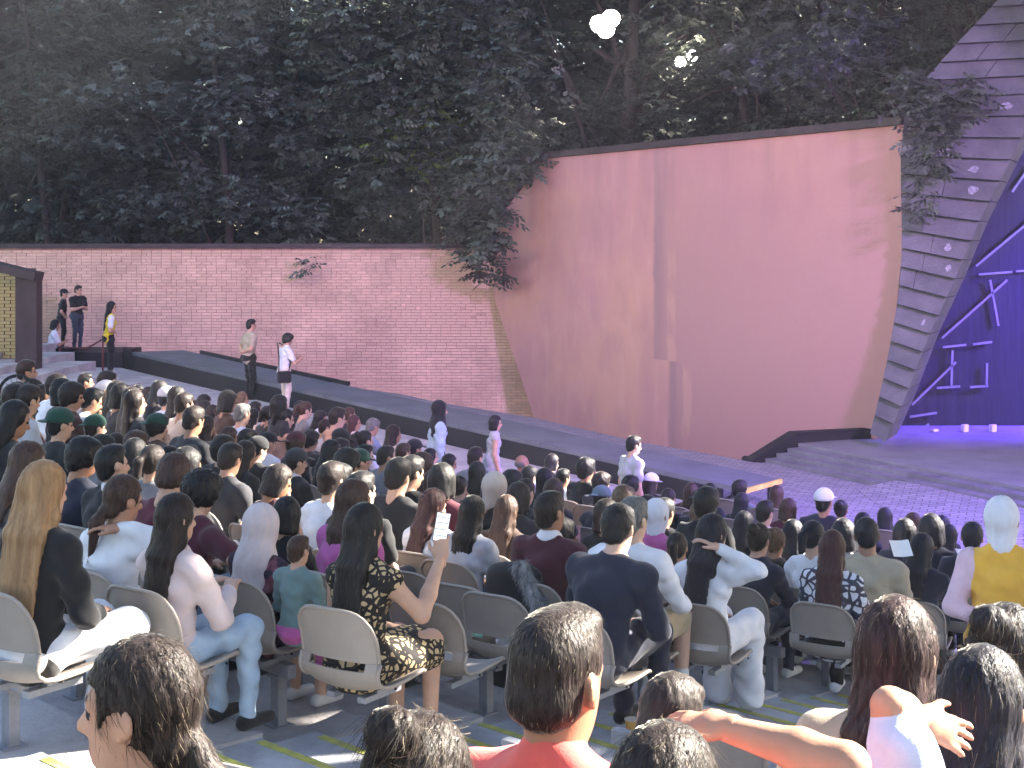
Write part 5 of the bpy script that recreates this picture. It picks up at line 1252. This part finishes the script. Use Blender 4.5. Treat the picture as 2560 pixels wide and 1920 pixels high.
for j in range(-1, 10):
    R = Rfront(j)+.42; aL = cross_aisle(R, -.22); beam(j, aL, aL-(7.0-.5*max(0,j))/R, ('rusty ended steel beam under the seat of the ripped jeans' if j == 0 else 'steel seat beam of the nearest row left of the aisle' if j < 0 else 'steel seat beam of the %s row left of the aisle' % ordw[j+1]), j == 0)
for j in range(-5, 4):
    R = Rfront(j)+.42; aR = cross_aisle(R, AW+.2); beam(j, aR, aR+5.5/R, 'steel seat beam of the %s row right of the aisle' % (ordw[j+5] or 'nearest'))

# ------------------------------------------------------------------ things carried or put down
M_SCREEN = emit('phone_screen', (.85,.95,1.0), .085); M_PHONE = mat('phone_case', (.02,.02,.022), .3); M_PAPER = mat('white_paper', (.75,.75,.78), .8, .05)
def phone(p, q, s, label, lines=False):
    e = empty('phone', p); e.rotation_mode = 'QUATERNION'; e.rotation_quaternion = q; tag(e, label, 'phone')
    MB().box((0,0,0),(.074*s,.008*s,.152*s)).build('case', M_PHONE, e); o = MB().box((0,-.0052*s,0),(.068*s,.002*s,.144*s)).build('screen', M_SCREEN, e)
    if lines:
        for z in (-.045,-.012,.022,.05): MB().box((0,-.0068*s,z*s),(.064*s,.001,.0035*s)).build('text_line', M_PHONE, o)
lo_, lp, lz, lyaw, ls = leo
pw = Vector(lo_.location)+Matrix.Rotation(lyaw,3,'Z')@(Vector((.22,.40,1.10))*ls)
phone(pw+Vector((-.02,-.02,.03)), Quaternion((0,0,1), R_(8))@Quaternion((0,1,0), R_(10)), 1.02, 'bright phone held up by the woman in leopard print', True)
def head_of(txt):
    for o in PEOPLE:
        if txt in o['label']: return Vector(o['_head']), o
def before(txt, fwd, side, dz):
    h, o = head_of(txt); y = o.rotation_euler.z; return h+Vector((-math.sin(y),math.cos(y),0))*fwd+Vector((math.cos(y),math.sin(y),0))*side+Vector((0,0,dz))
phone(before('yellow sunlit head edge', .30, .16, -.30), Quaternion((0,0,1), R_(-20))@Quaternion((1,0,0), R_(-35)), 1.0, 'lit phone in the crowd right of the white headscarf')
phone(before('man in white with lit cheek', .30, .10, -.16), Quaternion((0,0,1), R_(-10)), 1.0, 'pale phone held before the man in the centre')
def paper(p, w, h, rz, rx, label):
    V = []; F = []
    for i in range(7):
        for k in range(2): t = -1+2*i/6; V.append((t*w/2, .05*w*math.cos(t*2.2)+(k-.5)*.0, (k-.5)*h))
    F = [(2*i,2*i+2,2*i+3,2*i+1) for i in range(6)]
    o = ob('paper_sheet', mesh('paper_sheet', V, F, M_PAPER), None, p); o.rotation_euler = (R_(rx),0,R_(rz)); so_ = o.modifiers.new('s','SOLIDIFY'); so_.thickness = .002; tag(o, label, 'paper')
paper(before('white cap and dark tee', .28, .28, -.36), .24,.15, 12, -50, 'white paper sheet held right of the white cap')
paper(before('left one of two small dark heads', .1, .32, -.30), .24,.16, 12, -50, 'white paper sheet between the small dark heads at right')
paper(before('large man in a beige shirt', .32, .20, -.22), .17,.15, 10, -40, 'white paper sheet in front of the man in beige')
paper(before('sunlit head edge holding', .25, .05, -.62), .22,.16, 10, -60, 'white card on the lap beside the lit phone')
# green bottle on a seat
ce, cj = EMP['empty beige seat holding a green bottle']; b = empty('bottle', Vector(ce.location)+Matrix.Rotation(ce.rotation_euler.z,3,'Z')@Vector((.02,.03,.455)), ce.rotation_euler.z); tag(b, 'green plastic bottle lying on an empty seat', 'bottle')
M_GREEN = mat('green_plastic', (.02,.25,.10), .25, .1, spec=.6)
MB().tube([(-.10,0,0),(-.095,0,0),(.04,0,0),(.075,0,0),(.095,0,0)],[.02,.033,.033,.016,.014],12).build('body', M_GREEN, b, True); MB().tube([(.095,0,0),(.115,0,0)],[.016,.016],10).build('cap', CL['white'], b)
# orange cup under the seats
cp = at(1580,1722,8.9); cp.z = ztier(tier_at(cp.xy))+.001
e = empty('paper_cup', cp); tag(e, 'orange paper cup standing on the terrace under the seats', 'cup'); MB().tube([(0,0,0),(0,0,.10)],[.032,.043],14).build('cup_wall', mat('orange_card', (.55,.28,.06), .7), e, True); MB().tube([(0,0,.10),(0,0,.106)],[.046,.046],14).build('rim', CL['cream'], e)
# black shoulder bag of the boy in white
bp = Vector(boy.location)+Matrix.Rotation(boy.rotation_euler.z,3,'Z')@(Vector((.22,-.10,.80))*bs_)
e = empty('shoulder_bag', bp, boy.rotation_euler.z); tag(e, 'black shoulder bag hanging at the hip of the boy in white', 'bag')
o = MB().box((0,0,0),(.13,.28,.24)).build('pouch', CL['black'], e); bv = o.modifiers.new('b','BEVEL'); bv.width = .04; bv.segments = 3
MB().tube([(-.03,.10,.10),(-.10,.20,.38),(-.20,.12,.60),(-.26,-.02,.66)], .014, 6).tube([(-.03,-.10,.10),(-.08,-.08,.40),(-.22,-.06,.66)], .014, 6).build('strap', CL['black'], e, True)
# white plastic bag by the girl on the platform
e = Vector(at(136,845,36.55)); V, Q, _ = grow([('ec',((0,0,-.12),(0,0,.13),(.17,.12),(.08,.05)),0),('rc',((0,0,.13),(.03,0,.24),.04,.015),0)], .02, .03); o = ob('plastic_bag', mesh('plastic_bag', V, Q, CL['white'], True), None, e); tag(o, 'white plastic bag hanging below the girl in white tee', 'bag')
# wheel behind the left edge spectators
e = empty('pram_wheel', at(42,985,15.5)); tag(e, 'large dark spoked wheel among the spectators at the left edge', 'wheel'); r = .19
MB().tube([(r*math.cos(a),0.02*math.sin(a),r*math.sin(a)) for a in [2*math.pi*i/28 for i in range(29)]],.018,7,False).build('tyre', M_BLACK, e, True)
for i in range(8): a = math.pi*i/8; MB().tube([(r*math.cos(a),0,r*math.sin(a)),(-r*math.cos(a),0,-r*math.sin(a))],.004,5).build('spoke', M_STEEL, e)
# furry black coat hung over an empty seat
ce, cj = EMP['empty beige seat under the furry black coat']; cx = Vector(ce.location)
M_FUR = mat('black_white_fur', (.50,.50,.50), .9, .5, 16, .6, 60, c2=(.010,.010,.012), stretch=(1.6,1.6,.5), detail=6)
e = empty('fur_coat', cx, ce.rotation_euler.z); tag(e, 'black coat with frosted fur trim hung over an empty seat', 'coat')
V, Q, _ = grow([('ec',((-.05,-.25,.86),(-.04,-.30,.50),(.20,.075),(.24,.07)),0),('ec',((-.04,-.30,.50),(.0,-.30,.16),(.24,.07),(.17,.05)),0),('ec',((-.05,-.20,.90),(-.04,-.05,.70),(.20,.06),(.18,.05)),0)], .016, .05)
ob('coat_body', mesh('coat_body', V, Q, CL['black'], True), e)
V, Q, _ = grow([('rc',((.04,-.26,.93),(.20,-.30,.72),.06,.055),0),('rc',((.20,-.30,.72),(.24,-.32,.42),.055,.05),0),('rc',((.24,-.32,.42),(.19,-.31,.10),.05,.04),0),('rc',((.20,-.28,.55),(.12,-.34,.25),.045,.03),0)], .011, .03)
sv, sf = strands(V, Q, np.random.default_rng(3), 5000, .05, .0016, fly=.6); fc = ob('fur_trim', mesh('fur_trim', np.concatenate([V,sv]), np.concatenate([Q,sf+len(V)]), M_FUR, True), e)
# carved row mark on the nearest terrace at the left
k = at(72,1885,6.7); mk = MB(); ring = [(.20*math.cos(2*math.pi*i/8+.39)*1.0,.17*math.sin(2*math.pi*i/8+.39),0) for i in range(9)]; mk.tube(ring,.010,5,False)
o = mk.build('row_mark', M_BLACK, loc=(k.x,k.y,ztier(tier_at(k.xy))+.002), rz=-.7); o.scale = (1,1,.25); tag(o, 'dark octagonal ring marked on the concrete at the lower left', 'floor mark')

# ------------------------------------------------------------------ unseen shade trees, placed to keep the crowd in shade; gaps cut along chosen sun rays
TG = []
for o in PEOPLE:
    l = o['label']; h = Vector(o['_head'])
    if o.get('_fg') or any(w in l for w in ('sunlit','lit ','yellow lit','sunlit')): TG.append((h, .45 if o.get('_fg') else .20))
for x, y, d, r in ((1690,1850,2.8,.3),(1900,1870,2.75,.3),(2250,1745,3.05,.18),(1560,1740,3.7,.35),(1440,1082,26.2,.5),(1520,1100,25.2,.45),(1600,1112,24.3,.5),(1560,1095,25.4,.35),(1660,1122,23.4,.45),(765,945,29.8,.45),(900,1290,7.0,.12),(1000,1500,7.0,.22),(1490,1500,8.2,.3),(1120,1800,7.2,.2)): TG.append((at(x,y,d), r))
TGp = np.array([list(t[0]) for t in TG]); TGr = np.array([t[1] for t in TG]); SD = np.array(SUN_DIR)
def sunholes(P):  # leaves left out along sun rays to chosen heads and spots
    k = np.ones(len(P), bool)
    for t, r in zip(TGp, TGr):
        q = P-t; q = q-np.outer(q@SD, SD); k &= np.linalg.norm(q,axis=1) > r+.60
    return k
def shade_tree(label, base, cc, rr, n, seed, holes=True):
    rng = np.random.default_rng(seed); e = empty('shade_tree', base); tag(e, label, 'tree', 'unseen trees placed for shade'); b = np.array(base)
    P = blob(n, cc, rr, rng, .0); P = P[sunholes(P)] if holes else P; V, F = sprays(P-b, .06, .62, rng, 1, .2)
    ob('crown', mesh('crown', V, F, M_LEAF2), e); mb = MB(); cl = blob(9, cc, (rr[0]*.7,rr[1]*.7,rr[2]*.6), rng); limbs(mb, (0,0,0), tuple(np.array(cc)-b), .38, cl-b, rng, 9); mb.build('trunk', M_BARK, e, True)
for i in range(18):
    cx, cy = (8.5,16,23.5)[i % 3], (5,13,21,29,37,45)[i//3]
    shade_tree('tall unseen shade tree placed to keep sun off the seats', (cx+(2 if cy < 25 else 9 if i % 3 == 0 else 2.5), cy-4 if cy < 25 else cy+.5, 0 if cy < 25 else -1.95), (cx,cy,13.6+.5*math.sin(i*2.3)), (6.9,6.9,1.9), 7500, 40+i)

shade_tree('tall unseen shade tree placed to keep sun off the seats', (24,30,-1.95), (18.5,28.2,11.6), (5.0,3.0,1.6), 7000, 99, False)  # added crown without gaps, blocks sun on the pylon's side
for i, cx in enumerate((-22,-15,-8,-1)):
    shade_tree('tall unseen shade tree placed to keep sun off the seats', (cx,52,-1.95), (cx,48.5,15.6), (6.6,6.0,1.9), 7000, 80+i)  # added row above the view, keeps sun off the trees below
for i, cy in enumerate((10,19,28,37)):
    shade_tree('tall unseen shade tree placed to keep sun off the seats', (33,cy+1,0 if cy < 25 else -1.95), (31,cy,14.2), (6.9,6.9,1.9), 7500, 90+i)  # added column out of view, removes sun patches from the stage

# ------------------------------------------------------------------ thin evening haze
hz = MB().box((0,2,9.0),(290,290,24.2)).build('haze', None)
hm_ = bpy.data.materials.new('haze'); hm_.use_nodes = True; t_ = hm_.node_tree; t_.nodes.remove(t_.nodes['Principled BSDF'])
pv = N(t_,'ShaderNodeVolumePrincipled'); pv.inputs['Color'].default_value = (.86,.87,.96,1); pv.inputs['Density'].default_value = .0009; pv.inputs['Anisotropy'].default_value = .2
t_.links.new(pv.outputs[0], t_.nodes['Material Output'].inputs['Volume']); hz.data.materials.append(hm_); tag(hz, kind='stuff')
